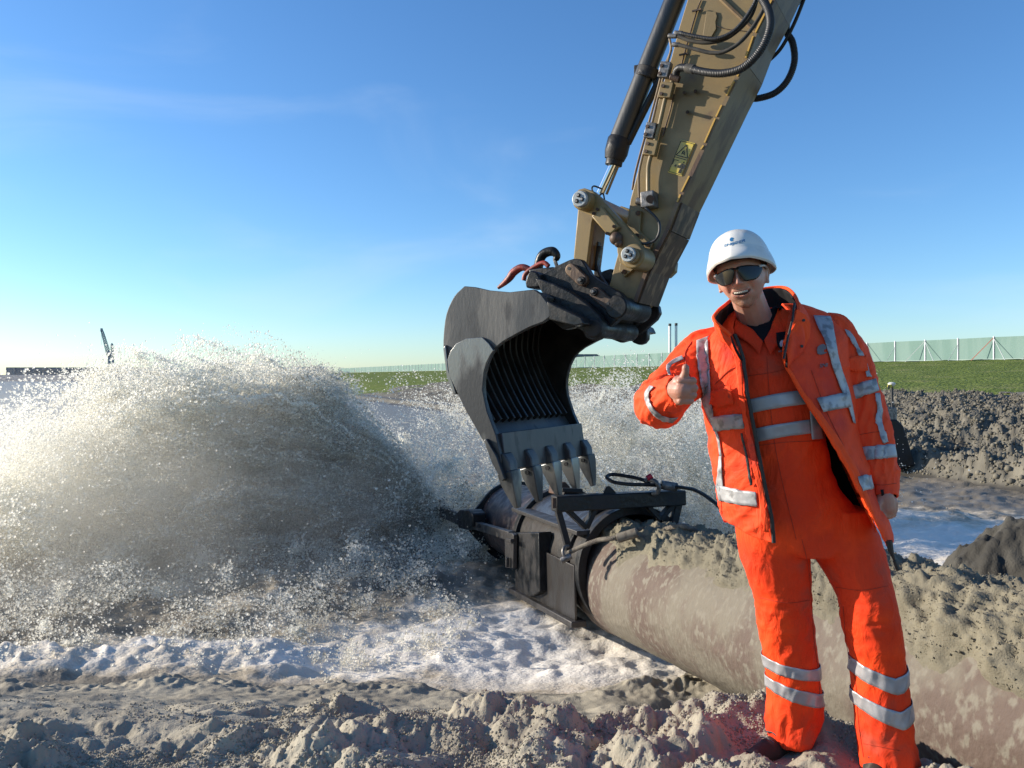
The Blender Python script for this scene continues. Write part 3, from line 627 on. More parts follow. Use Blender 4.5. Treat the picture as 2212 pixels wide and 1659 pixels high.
# warning sticker
stk = [(1471, 302), (1502, 310), (1473, 381), (1443, 372)]
def sk(u, v, off=0.0):   # u across, v down the sticker
    a = E(*stk[0], SN); b = E(*stk[1], SN); c = E(*stk[2], SN); d = E(*stk[3], SN)
    return a*(1-u)*(1-v)+b*u*(1-v)+c*u*v+d*(1-u)*v-EL*off
M_stk = mat('sticker_yellow', (0.62, 0.47, 0.06), 0.5, col2=(0.45, 0.36, 0.12), nscale=12); M_ink = mat('sticker_ink', (0.012, 0.012, 0.014), 0.5)
stick_ = MB().prism([sk(0, 0, 0.004), sk(1, 0, 0.004), sk(1, 1, 0.004), sk(0, 1, 0.004)], EL*0.004).obj('warning_sticker', M_stk, exc, label='yellow warning sticker with a triangle and a figure')
def ink(name, segs, w_):
    mb = MB()
    for (a, b) in segs: mb.bar(sk(a[0], a[1], 0.006), sk(b[0], b[1], 0.006), w_, 0.002, EL)
    return mb.obj(name, M_ink, stick_)
ink('sticker_border', [((.04, .03), (.96, .03)), ((.96, .03), (.96, .97)), ((.96, .97), (.04, .97)), ((.04, .97), (.04, .03)), ((.04, .52), (.96, .52))], 0.0035)
ink('warning_triangle', [((.5, .1), (.9, .46)), ((.9, .46), (.1, .46)), ((.1, .46), (.5, .1)), ((.4, .32), (.55, .38)), ((.5, .27), (.42, .40)), ((.56, .3), (.62, .4))], 0.005)
ink('figure_symbol', [((.78, .66), (.78, .82)), ((.74, .82), (.72, .94)), ((.82, .82), (.84, .94)), ((.66, .68), (.66, .80)), ((.9, .68), (.9, .80)), ((.66, .67), (.9, .67)), ((.78, .59), (.78, .63))], 0.008)
ink('arrow_symbol', [((.28, .76), (.58, .76)), ((.28, .76), (.36, .72)), ((.28, .76), (.36, .80)), ((.58, .76), (.5, .72)), ((.58, .76), (.5, .80)), ((.1, .60), (.1, .74)), ((.1, .6), (.4, .6))], 0.0035)
# fluid tubes and clamps along the front edge
bead('steel_tube', [(1455, 170), (1440, 204), (1428, 254), (1416, 303), (1402, 352), (1400, 380), (1400, 418)], 0.0145, M_tan, SN-0.05, 12)
bead('steel_tube', [(1450, 107), (1438, 150), (1423, 206), (1408, 268), (1392, 322), (1381, 370), (1380, 400), (1381, 432)], 0.008, M_tanw, SN-0.05, 8)
bead('steel_tube', [(1446, 80), (1449, 110), (1432, 152), (1418, 205), (1401, 268), (1386, 322), (1372, 376), (1366, 410)], 0.008, M_tanw, SN+0.02, 8)
for (x, y, sx, m_) in ((1437, 152, 0.035, M_grey), (1406, 283, 0.035, M_grey), (1440, 196, 0.045, M_tan), (1407, 320, 0.045, M_tan)):
    p = E(x, y, SN-0.05); d = (E(1416, 303, SN)-E(1440, 204, SN)).normalized()
    MB().bar(p-d*0.05, p+d*0.05, sx*2, 0.05, EL).obj('tube_clamp', m_, exc, bevel=0.006)
    for s in (-0.025, 0.025): MB().cyl(p+d*s-EL*0.026-EM*0.02, p+d*s-EL*0.036-EM*0.02, 0.012, 6).obj('clamp_bolt', M_wear, exc)
p = E(1403, 432, SN-0.05); d = (E(1400, 380, SN)-E(1402, 440, SN)).normalized(); MB().bar(p-d*0.055, p+d*0.05, 0.09, 0.1, EL).obj('valve_block', M_grey, exc, bevel=0.008)
MB().cyl(E(1404, 430, SN-0.10), E(1404, 430, SN-0.115), 0.026, 20).obj('valve_port', M_wear, exc)
MB().cyl(E(1376, 434, SN-0.05), E(1388, 437, SN-0.05), 0.025, 12).obj('hose_fitting', M_grey, exc)
for a, b in (((1444, 78), (1462, 78)), ((1453, 96), (1468, 97)), ((1457, 71), (1474, 72))):
    MB().cyl(E(*a, SN-0.10), E(*b, SN-0.10), 0.016, 8).obj('hose_fitting', M_grey, exc, bevel=0.003)
def hose(pts, rpx, l, m, ribs=0, ls=None):
    q = []
    for i, (x, y) in enumerate(pts):
        q.append(E(x, y, l if ls is None else ls[i]))
    n = 40 if ribs else 10
    s = spline(q, n); r0 = rad(rpx, 4.6)
    if ribs:
        L = [0]
        for i in range(1, len(s)): L.append(L[-1]+(s[i]-s[i-1]).length)
        r = [r0*(1+0.05*(1 if math.sin(2*math.pi*v/0.011) > 0 else -0.6)) for v in L]
    else: r = [r0]*len(s)
    return MB().tube(s, r, 14).obj('hydraulic_hose', m, exc)
hose([(1459, 165), (1463, 151), (1478, 146), (1524, 156), (1564, 158), (1607, 145), (1644, 107), (1663, 62), (1661, 27), (1645, -5), (1610, -60)], 8.5, 0, M_rub, 1, [.30, .28, .26, .22, .20, .18, .16, .16, .18, .2, .25])
MB().cyl(E(1483, 147, .26), E(1500, 150, .245), rad(10.5, 4.6), 18).obj('hose_ferrule', M_rubd, exc, bevel=0.004)
MB().cyl(E(1448, 165, .29), E(1468, 172, .30), rad(8, 4.6), 14).obj('hose_elbow', M_wear, exc, bevel=0.006)
hose([(1465, 78), (1497, 89), (1537, 91), (1577, 78), (1618, 40), (1634, 0), (1640, -40)], 4.8, .27, M_rubd)
hose([(1473, 72), (1510, 80), (1550, 83), (1591, 62), (1628, 11), (1640, -30)], 4.4, .24, M_rub, 1)
hose([(1467, 97), (1505, 107), (1537, 114), (1569, 110), (1607, 83), (1644, 30), (1660, -20)], 4.4, .25, M_rubd)
hose([(1610, 213), (1640, 212), (1675, 200), (1702, 172), (1716, 132), (1712, 92), (1699, 67), (1705, 30), (1725, 0), (1745, -40)], 8.0, .92, M_rub, 1)
hose([(1645, 145), (1685, 107), (1714, 54), (1736, 0), (1750, -40)], 4.4, .9, M_rub)
hose([(1662, 112), (1698, 54), (1720, 0), (1735, -40)], 4.4, .9, M_rub)
hose([(1394, 449), (1412, 465), (1424, 483), (1423, 506), (1410, 522), (1385, 526), (1362, 515), (1355, 503)], 3.4, .28, M_rub)
# bucket cylinder
lc = (SN+SF)/2
def cylp(x, y): return E(x, y, lc)
d0 = cylp(1414, 134).y
MB().cyl(cylp(1497, -100), cylp(1338, 300), rad(22, d0), 40).obj('cylinder_barrel', M_cyl, exc)
MB().tube([cylp(1340, 296), cylp(1338, 302), cylp(1331, 330), cylp(1327, 345)], [rad(22, d0), rad(26, d0), rad(26, d0), rad(22, d0)], 40).obj('cylinder_gland', M_blk, exc)
MB().tube([cylp(1328, 343), cylp(1325, 358)], rad(19, d0), 32).obj('gland_nut', M_blk, exc, bevel=0.006)
MB().cyl(cylp(1327, 350), cylp(1296, 418), rad(9.5, d0), 28).obj('cylinder_rod', M_chr, exc)
MB().tube([cylp(1338, 352), cylp(1310, 420)], rad(3.0, d0), 10).obj('grease_line', M_tan, exc)
MB().tube([cylp(1404, 148), cylp(1396, 170)], rad(26, d0), 40).obj('cylinder_band', M_blk, exc, bevel=0.004)
p = cylp(1380, 152); MB().box(p, EM*0.03, EL*0.02, EZ*0.035).obj('band_lug', M_blk, exc, bevel=0.005)
p = cylp(1418, 176); MB().box(p, EM*0.02, EL*0.02, EZ*0.03).obj('band_lug', M_blk, exc, bevel=0.005)
MB().tube([cylp(1436, 150), cylp(1356, 310)], rad(8, d0), 14).obj('cylinder_pipe', M_blk, exc)
MB().tube(spline([E(1300, 408, .5), E(1283, 402, .45), E(1279, 410, .40), E(1290, 424, .38), E(1302, 418, .42), E(1306, 432, .45)], 6), 0.006, 6).obj('grease_hose', M_rub, exc)
# linkage
idl = [(1241, 417), (1250, 409), (1262, 406), (1280, 412), (1298, 428), (1353, 490), (1380, 520), (1389, 540), (1387, 562), (1373, 576), (1353, 578), (1338, 566), (1333, 545), (1332, 530), (1323, 512), (1280, 467), (1248, 453), (1239, 438)]
pr(idl, .24, .31).obj('idler_link', M_tan, exc, bevel=0.008)
pr(idl, .88, .94, .24).obj('idler_link', M_tan, exc, bevel=0.008)
pr([(1298, 444), (1337, 490), (1314, 510), (1276, 467)], .20, .24).obj('link_cover', M_tan, exc, bevel=0.012)
for x, y in ((1290, 452), (1282, 461), (1326, 489), (1311, 504)):
    MB().cyl(E(x, y, .20), E(x, y, .185), 0.012, 6).obj('cover_bolt', M_wear, exc)
pin1, pin2 = (1251, 429), (1356, 549)
def pinhead(px, py, l0, l1, rpx, deep):
    d = E(px, py, l0).y; r = rad(rpx, d)
    a = E(px, py, l0)
    MB().cyl(a, a+EL*deep, r, 40).obj('link_pin', M_pin, exc, bevel=0.006)
    for k in range(3):
        an = math.radians(100+120*k); c = a+EM*r*0.42*math.cos(an)+EZ*r*0.42*math.sin(an)
        MB().tube([c-EL*0.002, c-EL*0.004], [r*0.27, r*0.27], 18).obj('pin_ring', M_blk, exc)
        MB().cyl(c, c-EL*0.012, r*0.18, 14).obj('pin_bolt', M_grey, exc, bevel=0.002)
pinhead(*pin1, .12, 0, 17.5, .86); pinhead(*pin2, .14, 0, 16.5, .8)
c1 = E(*pin1, .12); MB().cyl(c1+EL*0.03, c1+EL*0.78, rad(21.5, c1.y), 40).obj('pin_boss', M_tan, exc, bevel=0.01)
c2 = E(1360, 551, .14); MB().cyl(c2+EL*0.05, c2+EL*0.26, rad(27, c2.y), 44).obj('pin_boss', M_tan, exc, bevel=0.012)
MB().cyl(c2+EL*0.02, c2+EL*0.06, rad(18, c2.y), 40).obj('pin_washer', M_tan, exc, bevel=0.006)
pr([(1248, 448), (1286, 462), (1280, 480), (1268, 576), (1238, 558)], .44, .68).obj('power_link', M_tan, exc, bevel=0.012)
pr([(1276, 480), (1284, 480), (1274, 582), (1264, 580)], .47, .66).obj('power_link_web', M_tanw, exc, bevel=0.01)
pr([(1284, 520), (1292, 522), (1290, 548), (1283, 545)], .55, .60).obj('link_slot', M_blk, exc)
pr([(1296, 530), (1291, 550), (1289, 570), (1294, 592), (1308, 614), (1318, 626), (1298, 618), (1282, 596), (1283, 552), (1288, 530)], .54, .60).obj('hose_guard', M_blk, exc, bevel=0.01)
pr([(1364, 453), (1385, 455), (1382, 499), (1410, 524), (1405, 537), (1395, 560), (1348, 599), (1337, 583), (1345, 530), (1353, 490)], SN-0.03, SN).obj('boss_plate', M_tan, exc, bevel=0.006)
for x, y in ((1378, 460), (1375, 509), (1398, 528), (1397, 541), (1348, 587)):
    MB().cyl(E(x, y, SN-0.03), E(x, y, SN-0.045), 0.018, 6).obj('plate_bolt', M_wear, exc, bevel=0.003)
mb = MB(); mb.ball(E(1331, 515, .22), 0.045, 10, 8); mb.ball(E(1336, 525, .22), 0.03, 10, 8); mb.obj('grease_lump', M_wear, exc)
# boom, mostly above the picture
MB().prism([E(1700, -360, .30), E(1800, -240, .30), E(2080, -190, .30), E(2420, -170, .30), E(2600, -220, .30), E(2500, -480, .30), E(1800, -520, .30)], EL*0.8).obj('boom', M_tanw, exc, bevel=0.01)
MB().prism([E(1560, -215, .42), E(1760, -215, .42), E(1860, -420, .42), E(1640, -430, .42)], EL*0.4).obj('stick_head', M_tan, exc, bevel=0.01)

# ---- quick coupler
cpl = empty('quick_coupler', tuple(E(1290, 640, lc)), 'black quick coupler pinned between the tan arm and the bucket', 'coupler')
cp = [(1173, 590), (1202, 574), (1228, 562), (1241, 558), (1255, 560), (1266, 576), (1275, 592), (1293, 606), (1316, 619), (1339, 631), (1353, 647), (1356, 663), (1348, 678), (1330, 694), (1307, 715), (1293, 718), (1280, 690), (1235, 645), (1194, 625), (1160, 612)]
pr(cp, .26, .33).obj('side_plate', M_blk, cpl, bevel=0.008)
pr(cp, .86, .92, .26).obj('side_plate', M_blk, cpl, bevel=0.008)
pr([(1180, 600), (1235, 580), (1290, 625), (1330, 660), (1310, 700), (1240, 655)], .33, .86).obj('cross_body', M_blk, cpl, bevel=0.01)
lobe = [(1330, 640), (1385, 660), (1399, 668), (1398, 680), (1389, 692), (1368, 706), (1362, 724), (1353, 736), (1339, 740), (1321, 733), (1307, 722), (1310, 690)]
pr(lobe, .78, .86).obj('hook_jaw', M_blk, cpl, bevel=0.012)
MB().cyl(E(1330, 663, .22), E(1330, 663, .22)+EL*0.46, rad(25, 5.2), 36).obj('coupler_boss', M_blk, cpl, bevel=0.012)
def capsule(p, q, r, n=14):
    d = (q-p).normalized(); u = EL.cross(d); out = []
    for k in range(n+1): a = math.pi*k/n; out.append(p-d*math.sin(a)*r+u*math.cos(a)*r)
    for k in range(n+1): a = math.pi*k/n; out.append(q+d*math.sin(a)*r-u*math.cos(a)*r)
    return out
for (a, b, bolt, hole) in (((1232, 582), (1256, 605), (1257, 606), (1229, 580)), ((1285, 633), (1314, 657), (1284, 631), (1313, 656))):
    p, q = E(*a, .22), E(*b, .22)
    MB().prism(capsule(p, q, rad(13, 5.2)), EL*0.045).obj('pin_keeper', M_wear, cpl, bevel=0.008)
    c = E(*bolt, .22); MB().cyl(c, c-EL*0.02, rad(8.5, 5.2), 24).obj('keeper_washer', M_blk, cpl, bevel=0.003); MB().cyl(c-EL*0.02, c-EL*0.04, rad(4.5, 5.2), 6).obj('keeper_bolt', M_grey, cpl, bevel=0.003)
    c = E(*hole, .22); MB().cyl(c+EL*0.001, c-EL*0.002, rad(3.6, 5.2), 16).obj('pin_hole', M_ink, cpl)
for (a, b) in (((1141, 590), (1166, 600)),):
    pr([(1146, 583), (1160, 588), (1166, 600), (1165, 622), (1136, 622), (1134, 610), (1139, 592)], .18, .34).obj('latch_block', M_blk, cpl, bevel=0.014)
pr([(1141, 582), (1195, 576), (1205, 590), (1190, 618), (1150, 620)], .34, 1.0).obj('top_body', M_blk, cpl, bevel=0.012)

# ---- hooks on top of the coupler
def hookobj(name, label, pts, r, m, l):
    o = empty(name, tuple(E(*pts[0], l)), label, 'hook'); return o
h1 = props(MB().tube(spline([E(1076, 622, .55), E(1090, 611, .55), E(1101, 600, .55), (E(1110, 588, .55)), E(1126, 578, .55), E(1142, 581, .55), E(1150, 590, .55)], 8), [0.013+0.017*math.sin(math.pi*k/48) for k in range(49)], 12).obj('lifting_hook', M_red, None), 'red lifting hook arched over the top of the bucket', 'hook')
h2 = props(MB().tube(spline([E(1131, 606, .5), E(1136, 591, .5), E(1157, 575, .5), E(1175, 568, .5), E(1185, 575, .5)], 8), 0.018, 12).obj('lifting_ring', M_red, None), 'thin red ring leaning against the black hook', 'ring')
h3 = empty('snap_hook', tuple(E(1170, 580, .7)), 'black open snap hook standing up behind the coupler', 'hook')
MB().tube(spline([E(1162, 585, .7), E(1165, 566, .7), E(1172, 551, .7), E(1184, 544, .7), E(1196, 544, .7), E(1203, 553, .7), E(1200, 562, .7)], 8), [0.036]*30+[0.036-0.0008*k for k in range(19)], 14).obj('hook_body', M_blk, h3)
MB().cyl(E(1198, 560, .7), E(1204, 578, .7), 0.014, 8).obj('hook_latch', M_grey, h3)

# ---- bucket
bkt = empty('excavator_bucket', tuple(at(-.1, .55, .66)), 'dark steel excavator bucket with five teeth hanging over the pipe outlet', 'bucket')
BW = 1.32
outer = [(1003, 618), (981, 640), (964, 678), (958, 723), (958, 756), (966, 782), (971, 809), (988, 850), (1007, 887), (1026, 921), (1044, 951), (1071, 996), (1082, 1024)]
innr = [(1093, 1018), (1082, 981), (1072, 940), (1060, 912), (1052, 887), (1045, 862), (1043, 842), (1043, 822), (1046, 805), (1051, 785), (1059, 767), (1070, 751), (1086, 738), (1116, 721), (1145, 706), (1172, 696), (1187, 685), (1188, 672), (1183, 655), (1168, 635), (1153, 625), (1101, 631), (1056, 627), (1026, 620)]
side = spline([(x, y, 0) for x, y in outer], 3); side = [(v.x, v.y) for v in side]+innr
pr(side, 0, 0.045).obj('side_wall', M_bkt, bkt, bevel=0.006)
pr(side, BW-0.045, BW, 0).obj('side_wall', M_inn, bkt, bevel=0.006)
wear = [(966, 777), (973, 758), (985, 742), (1007, 731), (1041, 728), (1056, 742), (1066, 757), (1059, 767), (1050, 785), (1045, 805), (1042, 842), (1051, 887), (1071, 940), (1082, 990), (1084, 1022), (1071, 998), (1044, 953), (1007, 889), (970, 811)]
pr(wear, -0.022, 0.0).obj('wear_plate', M_bktw, bkt, bevel=0.005)
prof = [(1176, 640), (1150, 628), (1100, 634), (1050, 630), (1008, 626), (985, 648), (969, 682), (963, 723), (963, 756), (972, 790), (991, 840), (1012, 885), (1030, 917), (1048, 948), (1066, 985)]
pm = spline([(mz(x, y, 0)[0], mz(x, y, 0)[1], 0) for x, y in prof], 5)
V = []; nl = 12; n_p = len(pm)
def shell(name, off, l0, l1, m_, th, n_p=n_p):
    V = []; F = []
    for i in range(n_p):
        a = pm[max(i-1, 0)]; b = pm[min(i+1, len(pm)-1)]; t = (b-a).normalized(); nrm = Vector((-t.y, t.x, 0))
        c = pm[i]
        if (Vector((0.2, 0.55+0.0, 0))-c).dot(nrm) < 0: nrm = -nrm
        for o_ in (off, off+th):
            q = c+nrm*o_; V.append(at(q.x, q.y, l0)); V.append(at(q.x, q.y, l1))
    for i in range(n_p-1):
        a = 4*i; b = 4*(i+1)
        F += [(a, a+1, b+1, b), (a+2, b+2, b+3, a+3), (a, b, b+2, a+2), (a+1, a+3, b+3, b+1)]
    F += [(0, 2, 3, 1), (4*n_p-4, 4*n_p-3, 4*n_p-1, 4*n_p-2)]
    return obj(name, V, F, m_, bkt, bevel=0.004)
shell('back_shell', 0.0, 0.04, BW-0.04, M_bkt, 0.03)
for k in range(13):
    l = 0.10+(BW-0.2)*k/12
    shell('grid_bar', 0.032, l-0.012, l+0.012, M_inn, 0.055, n_p-9)
# lip plate
L0 = mz(1070, 938, 0); L1 = mz(1090, 1018, 0)
dl = Vector((L1[0]-L0[0], L1[1]-L0[1], 0)).normalized(); nl_ = Vector((-dl.y, dl.x, 0)); nl_ = nl_ if nl_.x > 0 else -nl_
a = Vector((*L0, 0))+nl_*0.035; b = Vector((*L1, 0))
MB().prism([at(a.x, a.y, .03), at(b.x, b.y, .03), at((b+nl_*-0.02).x, (b-nl_*0.02).y, .03), at((a-nl_*0.06).x, (a-nl_*0.06).y, .03)], EL*(BW-0.06)).obj('lip_plate', M_bkt, bkt, bevel=0.006)
# teeth
tips = [(1113, 1093), (1173, 1076), (1210, 1064), (1247, 1053), (1284, 1042)]
for k in range(5):
    l = 0.05+(BW-0.1)*k/4
    base = b+dl*(-0.05)
    f = lambda q, l_=l: at(q.x, q.y, l_)
    g = base; nn = nl_
    wdt = 0.055
    up = base-dl*0.07
    # adapter
    MB().prism([at((up+nn*0.03).x, (up+nn*0.03).y, l-wdt), at((base+nn*0.055).x, (base+nn*0.055).y, l-wdt), at((base+dl*0.10+nn*0.04).x, (base+dl*0.10+nn*0.04).y, l-wdt), at((base+dl*0.10-nn*0.05).x, (base+dl*0.10-nn*0.05).y, l-wdt), at((base-nn*0.06).x, (base-nn*0.06).y, l-wdt), at((up-nn*0.03).x, (up-nn*0.03).y, l-wdt)], EL*wdt*2).obj('tooth_adapter', M_bkt, bkt, bevel=0.012)
    r0 = base+dl*0.055; r1 = base+dl*0.31
    V = []
    for q, hw, ht in ((r0, 0.066, 0.058), (base+dl*0.12, 0.064, 0.052), (base+dl*0.2, 0.052, 0.036), (r1, 0.028, 0.014)):
        for sl_, sn in ((-1, -1), (1, -1), (1, 1), (-1, 1)):
            p = q+nn*ht*sn; V.append(at(p.x, p.y, l+hw*sl_))
    F = [(3, 2, 1, 0), (12, 13, 14, 15)]+[(j*4+i, j*4+(i+1) % 4, (j+1)*4+(i+1) % 4, (j+1)*4+i) for j in range(3) for i in range(4)]
    tt = obj('tooth', V, F, M_bktw, bkt, bevel=0.008)
    c = base+dl*0.09; pp = at(c.x, c.y, l-0.066); MB().cyl(pp, pp-EL*0.008, 0.016, 12).obj('tooth_pin', M_blk, tt)
    # gusset on the lip above each tooth
    if k: MB().prism([at((up-dl*0.06+nn*0.0).x, (up-dl*0.06).y, l-0.015), at((base+nn*0.04).x, (base+nn*0.04).y, l-0.03), at((base+nn*0.0).x, (base+nn*0.0).y, l-0.03)], EL*0.04).obj('lip_gusset', M_bkt, bkt, bevel=0.004)
# side cutter on the near edge
pr([(1044, 951), (1050, 948), (1072, 985), (1090, 1035), (1084, 1040), (1062, 1000)], -0.05, 0.02).obj('side_cutter', M_bktw, bkt, bevel=0.006)
pr([(957, 752), (962, 745), (968, 800), (985, 850), (980, 852), (965, 815)], -0.02, 0.05).obj('side_cutter', M_bktw, bkt, bevel=0.004)
ear = [(1155, 600), (1194, 612), (1235, 632), (1268, 657), (1294, 681), (1301, 698), (1300, 722), (1292, 732), (1281, 736), (1266, 730), (1258, 715), (1240, 706), (1216, 712), (1188, 690), (1184, 655), (1168, 628)]
pr(ear, .14, .22).obj('hinge_ear', M_blk, bkt, bevel=0.01)
pr(ear, .95, 1.02, .14).obj('hinge_ear', M_blk, bkt, bevel=0.01)
pr([(1186, 690), (1240, 704), (1262, 700), (1255, 685), (1200, 660), (1180, 650)], .0, BW).obj('top_beam', M_inn, bkt, bevel=0.01)
pc = E(1280, 708, .12); MB().cyl(pc, pc+EL*0.66, rad(20, 5.2), 32).obj('hinge_pin', M_blk, bkt, bevel=0.01)
# hanging chain beside the bucket
M_tie = M_blk
chain = []

scale_about_eye(1.0)
# ================================================================ spray
scale_about_eye(1.19)  # spray is enlarged about the camera eye like the machinery
WZ_site = WZ; WZ = EYE+(WZ-EYE)/UK
M_drop = bpy.data.materials.new('spray_water'); M_drop.use_nodes = True
def _drop():
    t = M_drop.node_tree; n = t.nodes; L = t.links; b = n['Principled BSDF']; out = n['Material Output']
    at = n.new('ShaderNodeAttribute'); at.attribute_name = 'tint'
    L.new(at.outputs['Color'], b.inputs['Base Color']); b.inputs['Roughness'].default_value = 0.35; b.inputs['Specular IOR Level'].default_value = 0.6
    tr = n.new('ShaderNodeBsdfTranslucent'); L.new(at.outputs['Color'], tr.inputs[0])
    mx = n.new('ShaderNodeMixShader'); mx.inputs[0].default_value = 0.65
    L.new(b.outputs[0], mx.inputs[1]); L.new(tr.outputs[0], mx.inputs[2])
    tp = n.new('ShaderNodeBsdfTransparent'); m2 = n.new('ShaderNodeMixShader'); m2.inputs[0].default_value = 0.25      # clear drops let part of the light through
    L.new(mx.outputs[0], m2.inputs[1]); L.new(tp.outputs[0], m2.inputs[2]); L.new(m2.outputs[0], out.inputs[0])
_drop()
G = 9.81
def plume(O, nc, per, th, phi, sp, tmax_z, seed, tw=1.0, spread=(0.012, 0.10), rmed=0.0052, whit=(0.15, 0.7), src=None, tpow=1.0, jets=0, jw=1.2, billow=(0.55, 2.2), stretch=0.0):
    """clumps of droplets thrown from O on ballistic paths; elevation th, sideways phi measured from -X"""
    r = np.random.default_rng(seed)
    if jets:
        j = r.integers(0, jets, nc); je, ja, jv = th(r, jets), phi(r, jets), sp(r, jets)
        el = np.radians(je[j]+jw*r.normal(size=nc)); az = np.radians(ja[j]+1.6*jw*r.normal(size=nc)); v = jv[j]*(1+0.02*r.normal(size=nc))
    else: el = np.radians(th(r, nc)); az = np.radians(phi(r, nc)); v = sp(r, nc)
    vx = -v*np.cos(el)*np.cos(az); vy = v*np.cos(el)*np.sin(az); vz = v*np.sin(el)
    o = np.array(O)[None, :] if src is None else src(r, nc)
    tl = (vz+np.sqrt(np.maximum(vz**2+2*G*(o[:, 2]-WZ), 0)))/G
    t = tl*(0.05+0.95*r.random(nc)**tpow)
    cnt = np.maximum(1, (per*r.lognormal(0, 1.15, nc)*0.52).astype(int))
    idx = np.repeat(np.arange(nc), cnt); n = len(idx)
    s = (spread[0]+spread[1]*t)*r.lognormal(0, 0.45, nc)
    g = r.normal(size=(n, 3))*(0.35+0.65*r.random((n, 1)))
    dt = r.normal(size=n)*(0.02+stretch+0.07*r.random(nc)[idx])              # stretched along the path
    T = np.clip(t[idx]+dt, 0.0, None)
    x = o[idx % len(o) if len(o) == 1 else idx, 0]*1.0+vx[idx]*T+g[:, 0]*s[idx]
    y = o[idx % len(o) if len(o) == 1 else idx, 1]*1.0+vy[idx]*T+g[:, 1]*s[idx]
    z = o[idx % len(o) if len(o) == 1 else idx, 2]*1.0+vz[idx]*T-0.5*G*T*T+g[:, 2]*s[idx]*0.9
    # curl the cloud a little
    aw = np.clip(T/0.5, 0.1, 1.3); x0_, z0_ = x.copy(), z.copy(); x = x+aw*(0.22*noise3(x0_*1.1, y*1.1, z0_*1.1+seed)+0.10*noise3(x0_*3.2, y*3.2, z0_*3.2)+0.04*noise3(x0_*8, y*8, z0_*8)); z = z+aw*(0.24*noise3(x0_*1.1+9, y*1.1, z0_*1.1)+0.11*noise3(x0_*3.2, y*3.2+7, z0_*3.2)+0.05*noise3(x0_*8, y*8+3, z0_*8))
    rad_ = rmed*r.lognormal(0, 0.5, n)*(0.6+0.8*r.random(nc)[idx])
    rad_ = np.minimum(rad_, 0.017)
    k = np.clip(whit[0]+whit[1]*(T/0.8)+0.06+0.25*r.normal(size=nc)[idx], 0, 1)[:, None]
    k = np.maximum(k, (r.random((n, 1)) < 0.10)*0.9)
    c = np.array([0.34, 0.30, 0.215])*(1-k)+np.array([0.94, 0.92, 0.83])*k
    bw = fbm(x*0.85, y*0.85, z*0.85+seed*3.0, 4, g=0.6); ok = (z > WZ-0.02) & (r.random(n) < np.clip(billow[0]+billow[1]*(bw+0.05), 0.04, 1))
    return np.stack([x, y, z], 1)[ok], rad_[ok], c[ok]
ON = P(962, 1108, 10.5)
tri = lambda a, b, c: (lambda r, n: r.triangular(a, b, c, n))
uni = lambda a, b: (lambda r, n: a+(b-a)*r.random(n))
parts_ = []
# the high arc: dense crest and the sheet below it
parts_.append(plume(ON, 8600, 85, tri(26, 52, 59), tri(-40, -4, 34), lambda r, n: 7.55+0.22*r.normal(size=n), WZ, 1, tpow=0.85, jets=170, jw=0.9))
parts_.append(plume(ON, 6000, 80, tri(-18, 24, 46), tri(-46, -8, 36), lambda r, n: 7.75+0.6*r.normal(size=n), WZ, 2, tpow=0.9, jets=130, jw=0.9))
# the sheet that drops straight in front of the outlet
parts_.append(plume(ON, 7500, 80, tri(-55, -15, 35), tri(-62, -20, 40), lambda r, n: 3.9+1.4*r.normal(size=n), WZ, 3, whit=(0.0, 0.5), spread=(0.015, 0.10), tpow=0.8, jets=80, jw=0.9))
# ropes and streaks of solid water inside the cloud
rope = dict(spread=(0.006, 0.035), rmed=0.0085, jw=0.35, stretch=0.10, billow=(0.8, 1.5))
parts_.append(plume(ON, 2600, 110, tri(26, 50, 58), tri(-40, -10, 30), lambda r, n: 7.6+0.25*r.normal(size=n), WZ, 11, whit=(0.35, 0.7), jets=240, **rope))
parts_.append(plume(ON, 1800, 100, tri(-15, 22, 44), tri(-46, -14, 30), lambda r, n: 7.4+0.5*r.normal(size=n), WZ, 12, whit=(0.25, 0.7), jets=190, **rope))
parts_.append(plume(ON, 1700, 110, tri(-55, -18, 25), tri(-55, -22, 30), lambda r, n: 4.4+1.0*r.normal(size=n), WZ, 13, whit=(0.0, 0.8), tpow=0.8, jets=130, **rope))
parts_.append(plume(ON, 900, 90, tri(20, 45, 60), tri(-50, 0, 60), lambda r, n: 3.6+1.2*np.abs(r.normal(size=n)), WZ, 4, whit=(0.3, 0.8), spread=(0.03, 0.20)))
def low_src(x0, x1, y0, y1): return lambda r, n: np.stack([x0+(x1-x0)*r.random(n), y0+(y1-y0)*r.random(n), np.full(n, WZ+0.02)], 1)
parts_.append(plume(ON, 7500, 36, uni(20, 90), uni(-180, 180), lambda r, n: 0.5+2.4*r.random(n)**1.5, WZ, 5, whit=(0.6, 0.6), spread=(0.05, 0.16), src=low_src(-9.0, -0.4, 5.6, 11.0)))
A_ = [np.concatenate(q) for q in zip(*parts_)]
spray1 = points('jet_spray', A_[0], A_[1], A_[2], M_drop, 'huge plume of muddy white spray thrown left from the black nozzle', 'spray')
parts_ = []
def back_src(r, n):
    x = np.interp(r.random(n), [0, .2, .5, 1], [-3.2, -0.8, 1.2, 4.2]); return np.stack([x, 11.2+0.8*r.normal(size=n), np.full(n, WZ)-0.35*sstep(0.6, -1.5, x)], 1)
parts_.append(plume(ON, 8500, 80, tri(55, 85, 110), uni(-60, 60), lambda r, n: r.triangular(2.0, 5.8, 7.2, n), WZ, 8, whit=(0.45, 0.6), spread=(0.03, 0.14), src=back_src, tpow=0.9))
parts_.append(plume(ON, 1500, 60, uni(20, 90), uni(-180, 180), lambda r, n: 0.5+2.2*r.random(n), WZ, 9, whit=(0.6, 0.6), spread=(0.05, 0.16), src=low_src(-1.0, 3.8, 8.8, 11.6)))
